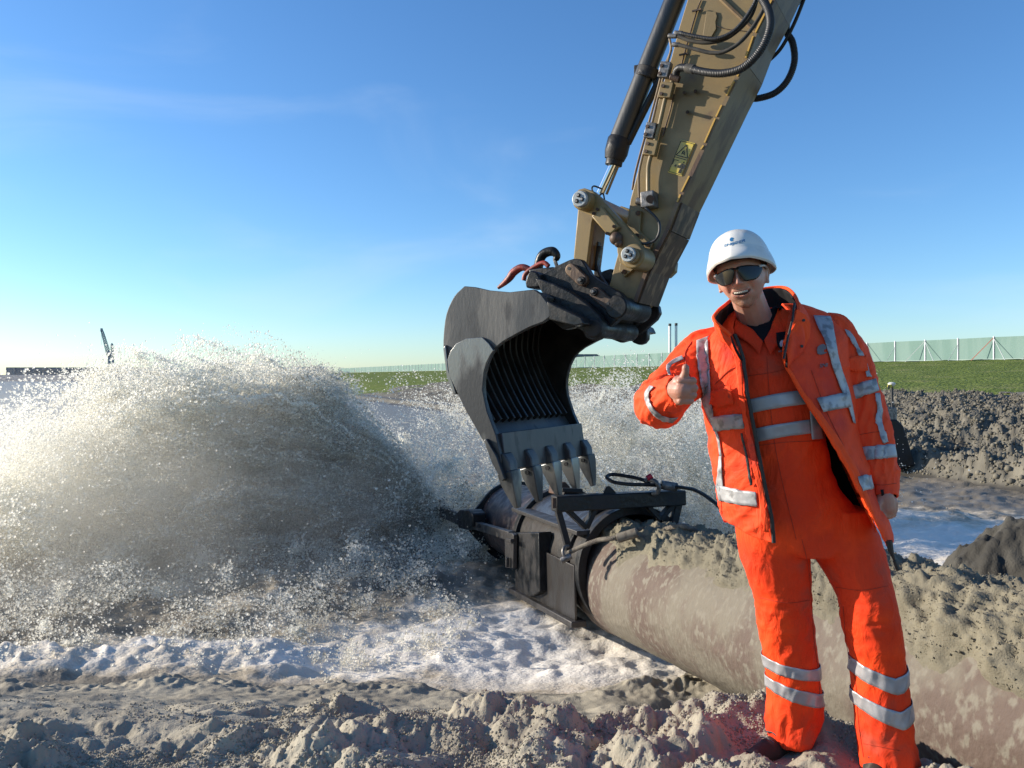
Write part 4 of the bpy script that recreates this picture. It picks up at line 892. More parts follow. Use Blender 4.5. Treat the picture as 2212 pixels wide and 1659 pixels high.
A_ = [np.concatenate(q) for q in zip(*parts_)]
print('DROPS', len(A_[0]))
spray2 = points('back_spray', A_[0], A_[1], A_[2], M_drop, 'curtain of white splashes rising behind the bucket and the man', 'spray')

scale_about_eye(1.0); WZ = WZ_site

# fine mist hanging in and round the plumes
def mist(name, label, c, rad_, dens, aniso):
    m = bpy.data.materials.new(name+'_air'); m.use_nodes = True; t = m.node_tree; n = t.nodes; L = t.links; n.remove(n['Principled BSDF'])
    v = n.new('ShaderNodeVolumePrincipled'); v.inputs['Color'].default_value = (0.93, 0.91, 0.86, 1); v.inputs['Anisotropy'].default_value = aniso
    L.new(v.outputs[0], n['Material Output'].inputs['Volume'])
    g = n.new('ShaderNodeNewGeometry'); mp = n.new('ShaderNodeMapping'); mp.vector_type = 'TEXTURE'; mp.inputs['Location'].default_value = c; mp.inputs['Scale'].default_value = rad_
    L.new(g.outputs['Position'], mp.inputs[0]); ln = n.new('ShaderNodeVectorMath'); ln.operation = 'LENGTH'; L.new(mp.outputs[0], ln.inputs[0])
    r = n.new('ShaderNodeMapRange'); r.interpolation_type = 'SMOOTHSTEP'; r.inputs[1].default_value = 0.98; r.inputs[2].default_value = 0.25; r.inputs[4].default_value = 1.0; L.new(ln.outputs['Value'], r.inputs[0])
    no = n.new('ShaderNodeTexNoise'); no.inputs['Scale'].default_value = 0.9; no.inputs['Detail'].default_value = 3; L.new(g.outputs['Position'], no.inputs[0])
    r2 = n.new('ShaderNodeMapRange'); r2.inputs[1].default_value = 0.38; r2.inputs[2].default_value = 0.62; r2.inputs[3].default_value = 0.15; L.new(no.outputs[0], r2.inputs[0])
    mu = n.new('ShaderNodeMath'); mu.operation = 'MULTIPLY'; L.new(r.outputs[0], mu.inputs[0]); L.new(r2.outputs[0], mu.inputs[1])
    mu2 = n.new('ShaderNodeMath'); mu2.operation = 'MULTIPLY'; mu2.inputs[1].default_value = dens; L.new(mu.outputs[0], mu2.inputs[0]); L.new(mu2.outputs[0], v.inputs['Density'])
    mb = MB(); mb.ball((0, 0, 0), 1.0, 24, 14); V = [Vector((c[0]+q.x*rad_[0], c[1]+q.y*rad_[1], max(c[2]+q.z*rad_[2], WZ-0.05))) for q in mb.V]
    return props(obj(name, V, mb.F, m), label, 'mist', kind='stuff')
mist('jet_mist', 'fine pale mist hanging round the plume on the left', (-5.4, 9.9, -0.2), (5.4, 3.9, 2.1), 0.24, 0.5)
SC.cycles.volume_step_rate = 2.0; SC.cycles.volume_max_steps = 64; SC.cycles.volume_bounces = 1
# ================================================================ the man
man = empty('person', (1.12, 2.84, 0.0), 'man in orange work clothes, white helmet and dark glasses giving a thumbs up', 'person')
M_org = mat('orange_workwear', (1.0, 0.072, 0.012), 0.72, col2=(0.80, 0.05, 0.012), nscale=5, col3=(0.50, 0.075, 0.04), nscale3=5, nsharp3=(0.60, 0.76), bump=0.25, bscale=500, bdist=0.0012, spec=0.2, wrinkle=0.55, wscale=13.0)
M_jkt = mat('orange_jacket', (0.97, 0.080, 0.020), 0.7, col2=(0.66, 0.05, 0.026), nscale=6, nsharp=(0.5, 0.75), col3=(0.28, 0.05, 0.03), nscale3=13, nsharp3=(0.66, 0.76), bump=0.25, bscale=400, bdist=0.0015, spec=0.2, wrinkle=0.55, wscale=11.0)
M_fresh = mat('clean_orange_edge', (1.0, 0.085, 0.015), 0.7, bump=0.2, bscale=400, bdist=0.001, spec=0.2, wrinkle=0.55, wscale=11.0)
M_lin = mat('black_lining', (0.012, 0.012, 0.013), 0.85, spec=0.2)
M_ref = mat('reflective_tape', (0.42, 0.41, 0.415), 0.42, 0.25, col2=(0.34, 0.335, 0.34), nscale=18, bump=0.2, bscale=60, bdist=0.002)
M_refd = mat('dirty_reflective_tape', (0.40, 0.395, 0.395), 0.48, 0.2, col2=(0.22, 0.215, 0.215), nscale=30, nsharp=(0.48, 0.62), bump=0.3, bscale=90, bdist=0.002)
M_zip = mat('zip_black', (0.02, 0.017, 0.016), 0.5)
M_shirt = mat('black_shirt', (0.010, 0.011, 0.014), 0.9, spec=0.15)
M_skin = mat('skin', (0.55, 0.30, 0.22), 0.48, attr='tint', bump=0.15, bscale=300, bdist=0.001)
M_skin.node_tree.nodes['Principled BSDF'].inputs['Subsurface Weight'].default_value = 0.25
M_skin.node_tree.nodes['Principled BSDF'].inputs['Subsurface Radius'].default_value = (0.02, 0.006, 0.003)
M_hel = mat('white_helmet_plastic', (0.72, 0.70, 0.64), 0.32, col2=(0.62, 0.60, 0.54), nscale=9, spec=0.5)
M_boot = mat('muddy_boot_leather', (0.022, 0.018, 0.014), 0.75, col2=(0.11, 0.095, 0.07), nscale=16, nsharp=(0.5, 0.65), bump=0.6, bscale=60, bdist=0.004)

class Loft:
    """rings at given heights, wide as the outline seen from the front and lens-shaped in plan"""
    def __init__(s, rows, depth, folds=None, pw=2.3):
        rows = np.array(rows, float); s.y = rows[:, 0]; s.c = (rows[:, 1]+rows[:, 2])/2; s.h = (rows[:, 2]-rows[:, 1])/2; s.d = rows[:, 3]; s.dep = depth; s.f = folds; s.pw = pw
        t = np.linspace(0, 1, 400); k = (s.y-s.y[0])/(s.y[-1]-s.y[0])
        from numpy import interp
        def sm(v):
            q = interp(t, k, v); w_ = np.ones(31)/31; qq = np.concatenate([2*q[0]-q[1:16][::-1], q, 2*q[-1]-q[-16:-1][::-1]]); return np.convolve(qq, w_, 'valid')
        s.t = t; s.C, s.Hh, s.D, s.Y = sm(s.c), sm(s.h), sm(s.d), interp(t, k, s.y)
    def p(s, u, v, off=0.0):
        """u: angle, 0 = towards the camera, positive = picture right; v: 0 top .. 1 bottom"""
        u = np.asarray(u, float); v = np.asarray(v, float); u, v = np.broadcast_arrays(u, v)
        cx = np.interp(v, s.t, s.C); hh = np.interp(v, s.t, s.Hh); dd = np.interp(v, s.t, s.D); yy = np.interp(v, s.t, s.Y)
        dep = s.dep(v) if callable(s.dep) else s.dep
        a = hh/FPX*dd; b = dep
        X0 = (cx-CX)/FPX*dd; Z0 = EYE+(HZ-yy)/FPX*dd
        su = np.sin(u); cu = np.cos(u); e = 2/s.pw
        sx = np.sign(su)*np.abs(su)**e; sy = np.sign(cu)*np.abs(cu)**e
        f = 0 if s.f is None else s.f(u, v, X0+a*sx, Z0)
        r = 1
        x = X0+(a+f+off)*sx; y = dd-(b+f+off)*sy
        return np.stack([x, y, Z0+0*x], -1)
    def mesh(s, nu=120, nv=160, caps=True, off=0.0):
        u = np.linspace(-math.pi, math.pi, nu, endpoint=False)[None, :]; v = np.linspace(0, 1, nv)[:, None]
        V = s.p(u, v, off).reshape(-1, 3); F = [tuple(int(i) for i in f) for f in grid_faces(nv, nu, True)]
        if caps: F += [tuple(range(nu-1, -1, -1)), tuple(range((nv-1)*nu, nv*nu))]
        return V, F
    def band(s, va, vb, off, nu=140, nv=7, u0=-math.pi, u1=math.pi):
        """ring between the curves va(u) and vb(u) given as v"""
        u = np.linspace(u0, u1, nu)[None, :]; k = np.linspace(0, 1, nv)[:, None]
        v = va(u)*(1-k)+vb(u)*k; return s.p(u+0*v, v, off).reshape(-1, 3), grid_faces(nv, nu)
    def v_of(s, y): return (y-s.y[0])/(s.y[-1]-s.y[0])

def folds(amp, sx, sz, seed, diag=0.0, ridge=0.6):
    def f(u, v, x, z):
        a = fbm((x+diag*z)*sx+np.cos(u)*1.3, z*sz+0*x, seed+np.sin(u)*0.8, 3)
        b = (1-np.abs(fbm((x-diag*z)*sx*1.6+2+np.cos(u), z*sz*1.7+0*x, seed+7+np.sin(u), 2)))**2-0.6
        return amp*(a*(1-ridge)+b*ridge)
    return f
def leg_f(seed, vk, vend):
    g = folds(0.012, 9, 4, seed, 0.35); h = folds(0.010, 5, 16, seed+3, 0.2)
    return lambda u, v, x, z: g(u, v, x, z)*(0.5+0.7*v)+h(u, v, x, z)*(np.exp(-((v-vk)/0.09)**2)+0.9*sstep(vend, 1, v))+0.004*np.exp(-((v-0.5)/0.02)**2)
legL = Loft([(1095, 1590, 1742, 2.80), (1134, 1591, 1746, 2.80), (1165, 1594, 1736, 2.80), (1203, 1600, 1744, 2.81), (1281, 1628, 1751, 2.83), (1332, 1637, 1752, 2.85), (1397, 1647, 1760, 2.88), (1453, 1659, 1767, 2.90), (1526, 1660, 1773, 2.92), (1556, 1654, 1775, 2.93), (1585, 1660, 1757, 2.93), (1600, 1668, 1748, 2.93)],
            lambda v: 0.135-0.035*sstep(0.1, 0.5, v), leg_f(3.0, 0.42, 0.86), 2.1)
legR = Loft([(1095, 1715, 1864, 2.80), (1130, 1722, 1880, 2.79), (1160, 1737, 1897, 2.78), (1203, 1763, 1907, 2.77), (1263, 1800, 1921, 2.74), (1298, 1816, 1932, 2.72), (1354, 1822, 1941, 2.73), (1410, 1840, 1945, 2.75), (1504, 1843, 1957, 2.76), (1569, 1850, 1968, 2.76), (1638, 1861, 1983, 2.76), (1692, 1868, 1988, 2.76)],
            lambda v: 0.135-0.03*sstep(0.1, 0.5, v), leg_f(11.0, 0.38, 0.84), 2.1)
torso = Loft([(668, 1610, 1680, 2.83), (690, 1575, 1720, 2.82), (715, 1545, 1775, 2.81), (760, 1530, 1796, 2.80), (850, 1556, 1776, 2.79), (940, 1576, 1776, 2.79), (1020, 1588, 1792, 2.79), (1074, 1590, 1820, 2.79), (1092, 1590, 1848, 2.79), (1130, 1590, 1868, 2.79), (1168, 1606, 1880, 2.79), (1190, 1680, 1800, 2.79)],
             lambda v: 0.075+0.075*sstep(0.0, 0.22, v)-0.01*sstep(0.5, 0.8, v), folds(0.010, 5, 5, 21.0, 0.5), 2.2)
def remesh(parts, vox, smooth_it=6, name='tmp'):
    V = []; F = []
    for v, f in parts:
        k = len(V); V += [tuple(q) for q in v]; F += [tuple(int(i)+k for i in t) for t in f]
    me = bpy.data.meshes.new(name); me.from_pydata(V, [], F); me.update()
    o = bpy.data.objects.new(name, me); COL.objects.link(o)
    m_ = o.modifiers.new('r', 'REMESH'); m_.mode = 'VOXEL'; m_.voxel_size = vox; m_.use_smooth_shade = True
    if smooth_it:
        c = o.modifiers.new('s', 'SMOOTH'); c.iterations = smooth_it; c.factor = 0.5
    e = o.evaluated_get(bpy.context.evaluated_depsgraph_get()); m2 = bpy.data.meshes.new_from_object(e)
    n = len(m2.vertices); co = np.zeros(n*3); m2.vertices.foreach_get('co', co)
    Fs = [tuple(p.vertices) for p in m2.polygons]
    bpy.data.objects.remove(o); bpy.data.meshes.remove(me); bpy.data.meshes.remove(m2)
    return co.reshape(-1, 3), Fs
V, F = remesh([torso.mesh(), legL.mesh(), legR.mesh()], 0.006, 2)
cov = obj('coverall', V, F, M_org, man, label='orange one-piece coverall with grey reflective bands')
bv_c = bvh_of(cov)
for leg, rows in ((legL, (((1414, 1424, 1431), (1440, 1447, 1457)), ((1457, 1471, 1487), (1483, 1502, 1513)))), (legR, (((1419, 1442, 1431), (1452, 1476, 1462)), ((1489, 1510, 1498), (1519, 1547, 1536))))):
    for top, bot in rows:
        fa = lambda u, q=top, L=leg: np.interp(np.sin(u), [-1, 0.15, 1], [L.v_of(t) for t in q])
        fb = lambda u, q=bot, L=leg: np.interp(np.sin(u), [-1, 0.15, 1], [L.v_of(t) for t in q])
        V, F = leg.band(fa, fb, 0.0045); obj('reflective_strip', V, F, M_ref, cov, thick=0.002)
def strip(parent, A, B, bvh, off=0.006, m=None, nm='reflective_strip', nu=6, nv=40, **k): return lay(nm, bvh, A, B, m or M_ref, parent, off=off, nu=nu, nv=nv, thick=0.002, **k)
strip(cov, [(1620, 862), (1680, 850), (1742, 841)], [(1620, 893), (1680, 881), (1744, 872)], bv_c)
strip(cov, [(1626, 926), (1690, 914), (1747, 906)], [(1630, 955), (1690, 944), (1750, 936)], bv_c)
strip(cov, [(1742, 842), (1747, 895), (1751, 949)], [(1766, 866), (1770, 905), (1776, 947)], bv_c, off=0.008)
# seams
M_seam = mat('stitched_seam', (0.42, 0.035, 0.010), 0.8)
def seam(parent, pts, bvh, r=0.0010, off=0.0015, m=None, nm='seam', n=8):
    q = [];
    for v in spline([(x, y, 0) for x, y in pts], n): h, nn = cast(bvh, v.x, v.y, 2.75); q.append(h+nn*off)
    return MB().tube(q, r, 5).obj(nm, m or M_seam, parent)
seam(cov, [(1732, 1165), (1745, 1220), (1752, 1290), (1758, 1380), (1768, 1460), (1771, 1530)], bv_c)
seam(cov, [(1822, 1310), (1830, 1400), (1848, 1470), (1855, 1560), (1866, 1635)], bv_c)
seam(cov, [(1640, 1290), (1700, 1302), (1750, 1296)], bv_c); seam(cov, [(1806, 1268), (1860, 1275), (1918, 1266)], bv_c)
seam(cov, [(1656, 770), (1662, 850), (1672, 950), (1692, 1050), (1720, 1165)], bv_c)
seam(cov, [(1616, 812), (1670, 804), (1740, 785)], bv_c); seam(cov, [(1640, 962), (1700, 955), (1770, 952)], bv_c)
seam(cov, [(1865, 1606), (1900, 1612), (1945, 1622)], bv_c)
# open neck with black shirt and lapels
strip(cov, [(1600, 690), (1612, 704), (1630, 720), (1649, 742)], [(1690, 660), (1682, 690), (1668, 715), (1650, 742)], bv_c, off=0.007, m=M_shirt, nm='shirt_front', nu=12)
strip(cov, [(1592, 694), (1606, 706), (1626, 718), (1648, 742)], [(1586, 722), (1606, 738), (1626, 752), (1640, 768)], bv_c, off=0.013, m=M_org, nm='lapel')
strip(cov, [(1676, 668), (1670, 690), (1662, 715), (1650, 740)], [(1712, 682), (1706, 705), (1690, 735), (1662, 768)], bv_c, off=0.013, m=M_org, nm='lapel')
badge = strip(cov, [(1673, 726), (1676, 750), (1686, 764)], [(1700, 722), (1702, 748), (1692, 766)], bv_c, off=0.018, m=M_shirt, nm='badge')

# ---------------- jacket body, open at the front
jr = [(660, 1600, 1735, 1610, 1690, 2.87), (670, 1588, 1775, 1600, 1700, 2.86), (682, 1575, 1802, 1590, 1702, 2.84), (702, 1552, 1816, 1580, 1700, 2.82), (722, 1526, 1820, 1582, 1697, 2.81), (742, 1505, 1823, 1592, 1694, 2.80), (780, 1506, 1826, 1604, 1692, 2.79), (850, 1513, 1834, 1612, 1732, 2.78),
      (920, 1528, 1848, 1626, 1776, 2.78), (1000, 1540, 1868, 1642, 1818, 2.77), (1060, 1549, 1882, 1655, 1845, 2.77), (1100, 1555, 1892, 1664, 1866, 2.76), (1152, 1566, 1902, 1668, 1893, 2.76)]
jr = np.array(jr, float)
JL = Loft(jr[:, [0, 1, 2, 5]], lambda v: 0.085+0.095*sstep(0.0, 0.2, v)+0.01*sstep(0.5, 1, v), lambda u, v, x, z: folds(0.011, 6, 3.2, 31.0, 0.8)(u, v, x, z)*sstep(0, 0.1, v)+folds(0.006, 14, 8, 37.0, 0.5)(u, v, x, z), 2.35)
def edge_u(v, which):
    y = np.interp(v, JL.t, JL.Y); ex = np.interp(y, jr[:, 0], jr[:, which])
    us = np.linspace(-1.5, 1.5, 301); P_ = JL.p(us[None, :], np.asarray(v)[:, None]); px = CX+FPX*P_[..., 0]/P_[..., 1]
    return us[np.argmin(np.abs(px-ex[:, None]), 1)]
def sm1(a, n=9): q = np.pad(a, n//2, mode='edge'); return np.convolve(q, np.ones(n)/n, 'valid')
nv = 170; nu = 180; vv = np.linspace(0, 1, nv)
uL = sm1(edge_u(vv, 3)); uR = sm1(edge_u(vv, 4))
k = np.linspace(0, 1, nu)[None, :]
U = uL[:, None]-(uL[:, None]+2*math.pi-uR[:, None])*k          # from the zip edge round the back to the other edge
Vv = np.broadcast_to(vv[:, None], U.shape)
PJ = JL.p(U, Vv)
kk = np.broadcast_to(k, U.shape)
fl_ = np.exp(-((1-kk)/0.10)**2)*sstep(0.25, 0.85, Vv); PJ[..., 1] -= 0.085*fl_; 
fl2 = np.exp(-(kk/0.06)**2); PJ[..., 1] -= 0.018*fl2
# hem: lower at the zip edge, higher at the side, tip of the right panel hangs lowest
PJ[..., 2] += sstep(0.8, 1.0, Vv)*(0.045*np.exp(-((kk-0.18)/0.12)**2)+0.07*np.exp(-((kk-0.80)/0.12)**2)+0.03*sstep(0.25, 0.5, kk)*sstep(0.9, 0.6, kk))
jacket = obj('jacket', PJ.reshape(-1, 3), grid_faces(nv, nu), None, man, thick=0.007, mats=[M_jkt, M_lin], label='open orange work jacket with black lining and dirty reflective tape', offset=-1)
# bright turned edge of the right front
ed = [Vector(PJ[i, -1]) for i in range(int(nv*0.16), nv, 4)]
MB().tube(ed, [0.004+0.006*math.sin(math.pi*min(1, i/len(ed)*1.1)) for i in range(len(ed))], 8).obj('facing_edge', M_fresh, jacket)
# zip along the left front: tape, teeth
zl = [Vector(PJ[i, 1])+Vector((0.002, -0.004, 0)) for i in range(int(nv*0.14), nv, 2)]
MB().tube(zl, 0.0045, 6).obj('zip', M_zip, jacket)
mb = MB(); q = spline(zl, 2)
L_ = 0
for i in range(0, len(q)-1):
    mb.box(q[i]+Vector((0.003, -0.004, 0)), (0.0045, 0, 0), (0, 0.003, 0), (0, 0, 0.0018))
    mb.box((q[i]+q[i+1])/2+Vector((0.003, -0.004, 0)), (0.0045, 0, 0), (0, 0.003, 0), (0, 0, 0.0018))
props(mb.obj('zip_teeth', M_zip, jacket, smooth=False), kind='stuff')
bv_j = bvh_of(jacket)
J = lambda A, B, **k: strip(jacket, A, B, bv_j, m=M_refd, **k)
# storm flap beside the zip
strip(jacket, [(1575, 742), (1592, 790), (1600, 860), (1612, 930), (1628, 1010), (1644, 1090), (1650, 1145)], [(1596, 752), (1602, 790), (1608, 850), (1622, 925), (1638, 1005), (1654, 1085), (1661, 1148)], bv_j, off=0.011, m=M_jkt, nm='storm_flap')
J([(1537, 901), (1570, 896), (1604, 893)], [(1546, 932), (1575, 928), (1610, 923)], off=0.008)
J([(1550, 1046), (1595, 1056), (1634, 1062)], [(1557, 1080), (1595, 1090), (1638, 1093)], off=0.008)
J([(1556, 985), (1553, 1015), (1550, 1046)], [(1561, 985), (1562, 1015), (1565, 1050)])
J([(1756, 684), (1764, 706), (1780, 737), (1789, 768), (1798, 799), (1820, 855), (1828, 875), (1840, 913)], [(1792, 686), (1798, 706), (1803, 737), (1808, 768), (1818, 805), (1830, 840), (1838, 876), (1845, 916)])
J([(1762, 862), (1790, 856), (1825, 850)], [(1776, 891), (1800, 886), (1834, 879)], off=0.008)
J([(1850, 1031), (1862, 1028), (1876, 1026)], [(1861, 1063), (1870, 1060), (1883, 1057)], off=0.008)
strip(jacket, [(1541, 846), (1560, 838), (1579, 833)], [(1537, 873), (1560, 878), (1588, 871)], bv_j, off=0.012, m=M_jkt, nm='pocket_flap')
strip(jacket, [(1601, 935), (1611, 981), (1621, 1048)], [(1605, 935), (1616, 981), (1627, 1048)], bv_j, off=0.007, m=M_zip, nm='pocket_zip', nu=3)
h, n_ = cast(bv_j, 1582, 751, 2.6); MB().cyl(h, h+n_*0.006, 0.007, 14).obj('snap_button', M_zip, jacket)
for pts in ([(1545, 830), (1575, 800), (1600, 790)], [(1752, 800), (1790, 900), (1840, 1000), (1868, 1080)], [(1553, 960), (1556, 1040), (1560, 1110)], [(1598, 760), (1603, 850), (1620, 940), (1640, 1050), (1652, 1140)]):
    seam(jacket, pts, bv_j, r=0.0012)
strip(jacket, [(1734, 850), (1777, 920), (1819, 1000), (1846, 1060), (1867, 1100), (1892, 1150)], [(1737, 848), (1790, 920), (1842, 1000), (1868, 1060), (1882, 1100), (1895, 1148)], bv_j, off=0.006, m=M_fresh, nm='front_facing')
# chest print
M_prt = mat('grey_print', (0.16, 0.13, 0.13), 0.6)
def textmesh(s, size):
    cu = bpy.data.curves.new('t', 'FONT'); cu.body = s; cu.size = size; cu.offset = 0.012*size; o = bpy.data.objects.new('t', cu); COL.objects.link(o)
    me = bpy.data.meshes.new_from_object(o.evaluated_get(bpy.context.evaluated_depsgraph_get()))
    V = [v.co.copy() for v in me.vertices]; F = [tuple(p.vertices) for p in me.polygons]; bpy.data.objects.remove(o); bpy.data.meshes.remove(me); return V, F
def print_on(name, bvh, verts, faces, org, ax, ay, m, parent, off=0.003, d0=2.6, th=0.0015):
    """lettering laid on a surface: org, ax, ay in picture units"""
    V = []
    for v in verts:
        h, n = cast(bvh, org[0]+ax[0]*v.x+ay[0]*v.y, org[1]+ax[1]*v.x+ay[1]*v.y, d0); V.append(h+n*off)
    return obj(name, V, faces, m, parent, smooth=False, thick=th)
tv, tf = textmesh('SNI', 1.0); print_on('chest_lettering', bv_j, tv, tf, (1769, 795), (11.5, -1.8), (1.6, -11.5), M_prt, jacket, 0.004)
def blob(pts): return [Vector((x, y, 0)) for x, y in pts], [tuple(range(len(pts)))]
bvx, bfx = blob([(0, .45), (.12, .12), (.35, 0), (.7, .02), (.95, .12), (.7, .2), (.6, .42), (.85, .45), (.8, .75), (.55, .92), (.25, .9), (.06, .72)])
print_on('chest_emblem', bv_j, bvx, bfx, (1762, 768), (24, -3), (3, -24), M_prt, jacket, 0.004)
bv_b = bvh_of(badge); M_pw = mat('pale_print', (0.55, 0.55, 0.58), 0.6)
print_on('badge_lettering', bv_b, tv, tf, (1681, 761), (5.2, -0.4), (0.4, -5.2), M_prt, badge, 0.003)
print_on('badge_emblem', bv_b, bvx, bfx, (1683, 750), (11, -1), (1, -15), M_pw, badge, 0.003)
# collar
cb = [(1602, 782, 2.585), (1575, 752, 2.60), (1550, 728, 2.68), (1562, 716, 2.80), (1600, 712, 2.90), (1650, 708, 2.93), (1705, 700, 2.90), (1745, 700, 2.81), (1752, 722, 2.70), (1738, 755, 2.62), (1700, 795, 2.59)]
ct = [(1578, 726, 2.565), (1543, 694, 2.57), (1548, 676, 2.66), (1566, 660, 2.78), (1594, 640, 2.90), (1645, 626, 2.95), (1690, 622, 2.92), (1712, 634, 2.81), (1724, 660, 2.70), (1722, 690, 2.62), (1694, 742, 2.585)]
B_ = spline([P(*q) for q in cb], 10); T_ = spline([P(*q) for q in ct], 10); V = []; nr = 14
for j in range(nr):
    t = j/(nr-1)
    for i in range(len(B_)):
        c = B_[i].lerp(T_[i], t); ctr = P(1640, 700, 2.78); o_ = Vector((c.x-ctr.x, c.y-ctr.y, 0)).normalized(); V.append(c+o_*(0.012*math.sin(math.pi*t)+0.004*math.sin(i*0.9+t*3)))
obj('collar', V, grid_faces(nr, len(B_)), None, jacket, thick=0.010, mats=[M_lin, M_jkt], offset=1)
MB().tube([v+Vector((0, -0.002, 0.002)) for v in T_], 0.006, 8).obj('collar_piping', M_fresh, jacket)
MB().tube([P(1716, 655, 2.63), P(1712, 690, 2.60), P(1702, 730, 2.58), P(1693, 775, 2.57)], 0.004, 6).obj('collar_zip', M_zip, jacket)
for x, y in ((1735, 692), (1731, 748)):
    p = P(x, y, 2.60); MB().cyl(p, p+Vector((0, -0.006, 0)), 0.005, 12).obj('snap_button', M_zip, jacket)
lap = [P(1722, 668, 2.61), P(1742, 680, 2.62), P(1752, 700, 2.625), P(1750, 728, 2.62), P(1738, 750, 2.61), P(1716, 772, 2.60), P(1694, 790, 2.59), P(1698, 750, 2.585), P(1712, 700, 2.60)]
MB().prism(lap, (0, 0.008, 0)).obj('collar_flap', M_fresh, jacket, bevel=0.003)
# zip puller at the tip of the right panel
tipv = Vector(PJ[-1, -1]); MB().tube([tipv+Vector((0.0, -0.004, 0.02)), tipv+Vector((0.006, -0.006, -0.012)), tipv+Vector((0.018, -0.006, -0.045))], [0.012, 0.009, 0.003], 8).obj('zip_pull', M_zip, jacket)
MB().cyl(tipv+Vector((0.018, -0.006, -0.045)), tipv+Vector((0.030, -0.006, -0.075)), 0.0065, 8).obj('zip_pull', M_zip, jacket)

# ---------------- sleeves
def sleeve(path, radii, name, seed, amp=0.010, squash=1.0, n=90):
    pts = spline([P(*q) for q in path], 16); m_ = len(pts); R_ = np.interp(np.linspace(0, 1, m_), np.linspace(0, 1, len(radii)), radii)
    T = [(pts[min(i+1, m_-1)]-pts[max(i-1, 0)]).normalized() for i in range(m_)]
    N = Vector((0, -1, 0.01)); V = np.zeros((m_, n, 3)); L = 0
    Ls = [0]
    for i in range(1, m_): Ls.append(Ls[-1]+(pts[i]-pts[i-1]).length)
    for i in range(m_):
        N = (N-T[i]*N.dot(T[i])).normalized(); B = T[i].cross(N)
        a = np.linspace(0, 2*math.pi, n, endpoint=False)
        V[i] = np.array(pts[i])+np.outer(np.cos(a), np.array(N))*R_[i]*squash+np.outer(np.sin(a), np.array(B))*R_[i]
    V0 = V.copy(); x, y, z = V[..., 0], V[..., 1], V[..., 2]
    ls = np.array(Ls)[:, None]+0*x; a = np.broadcast_to(np.linspace(0, 2*math.pi, n, endpoint=False)[None, :], x.shape)
    w_ = (1-np.abs(fbm(ls*11+1.5*np.sin(a+seed), np.cos(a)*1.0, seed+np.sin(a)*1.0, 2)))**2-0.55
    w2 = fbm(ls*6+seed, np.cos(a)*1.5, np.sin(a)*1.5, 2)
    f = amp*(w_+0.8*w2)*sstep(0, 0.05, ls)*(0.35+0.65*sstep(ls.max(), ls.max()-0.08, ls))
    c = np.array([tuple(p) for p in pts])[:, None, :]
    d = V-c; V = c+d*(1+f[..., None]/np.linalg.norm(d, axis=2)[..., None])
    o = obj(name, V.reshape(-1, 3), grid_faces(m_, n, True), None, jacket, thick=0.006, mats=[M_jkt, M_lin], offset=-1)
    return o, V, pts
slR, VR, pR = sleeve([(1768, 700, 2.83), (1795, 722, 2.81), (1822, 765, 2.79), (1845, 830, 2.77), (1868, 900, 2.74), (1886, 970, 2.69), (1901, 1030, 2.65), (1909, 1074, 2.62)], [0.055, 0.075, 0.083, 0.080, 0.078, 0.075, 0.066, 0.052, 0.045], 'right_sleeve', 3.0)
slR.name = 'sleeve'
slL, VL, pL = sleeve([(1560, 738, 2.84), (1524, 765, 2.82), (1490, 800, 2.79), (1457, 838, 2.74), (1428, 868, 2.66), (1424, 872, 2.58), (1440, 858, 2.50), (1469, 842, 2.405)], [0.065, 0.088, 0.094, 0.088, 0.084, 0.082, 0.076, 0.062, 0.046], 'sleeve', 9.0)
bv_s = bvh_of(slR, slL)
bv_all = bvh_of(jacket, slR, slL)
strip(jacket, [(1505, 738), (1504, 774), (1511, 830), (1520, 866), (1535, 904), (1550, 941), (1558, 985)], [(1531, 728), (1534, 774), (1537, 830), (1540, 870), (1546, 915), (1556, 945), (1563, 985)], bv_all, m=M_refd, off=0.007)
Sx = lambda A, B, m=M_refd, sl=slR, **k: strip(sl, A, B, bv_s, m=m, **k)
Sx([(1826, 839), (1855, 829), (1889, 818)], [(1834, 867), (1862, 857), (1897, 845)])
Sx([(1856, 967), (1890, 963), (1930, 959)], [(1864, 995), (1895, 992), (1934, 988)])
Sx([(1824, 712), (1842, 745), (1862, 785), (1872, 815)], [(1834, 716), (1852, 745), (1871, 785), (1881, 815)])
Sx([(1889, 850), (1893, 885), (1890, 905), (1899, 935), (1906, 958)], [(1898, 850), (1903, 885), (1903, 905), (1911, 935), (1918, 955)])
Sx([(1823, 776), (1843, 771), (1866, 768)], [(1830, 799), (1850, 803), (1873, 803)], m=M_jkt, off=0.012, nm='pocket_flap')
Sx([(1407, 834), (1396, 849), (1398, 870), (1411, 892), (1431, 907), (1452, 911)], [(1415, 836), (1405, 851), (1408, 870), (1420, 887), (1439, 899), (1462, 900)], sl=slL)
Sx([(1475, 770), (1454, 780), (1440, 793), (1442, 812)], [(1477, 778), (1458, 787), (1447, 796), (1449, 814)], sl=slL)
Sx([(1458, 800), (1452, 830), (1455, 860), (1463, 880)], [(1463, 798), (1457, 830), (1460, 862), (1468, 880)], sl=slL, m=M_jkt, off=0.007, nm='cuff_hem')
Sx([(1902, 1058), (1903, 1066), (1904, 1074)], [(1909, 1058), (1910, 1066), (1911, 1074)], m=M_lin, off=0.006, nm='cuff_tab')
seam(slR, [(1850, 940), (1880, 935), (1915, 930)], bv_s); seam(slR, [(1880, 1046), (1905, 1048), (1936, 1044)], bv_s)
seam(slR, [(1800, 690), (1815, 720), (1818, 770), (1822, 830)], bv_s, r=0.002)
seam(slL, [(1495, 738), (1480, 765), (1485, 800), (1500, 830)], bv_s, r=0.002)

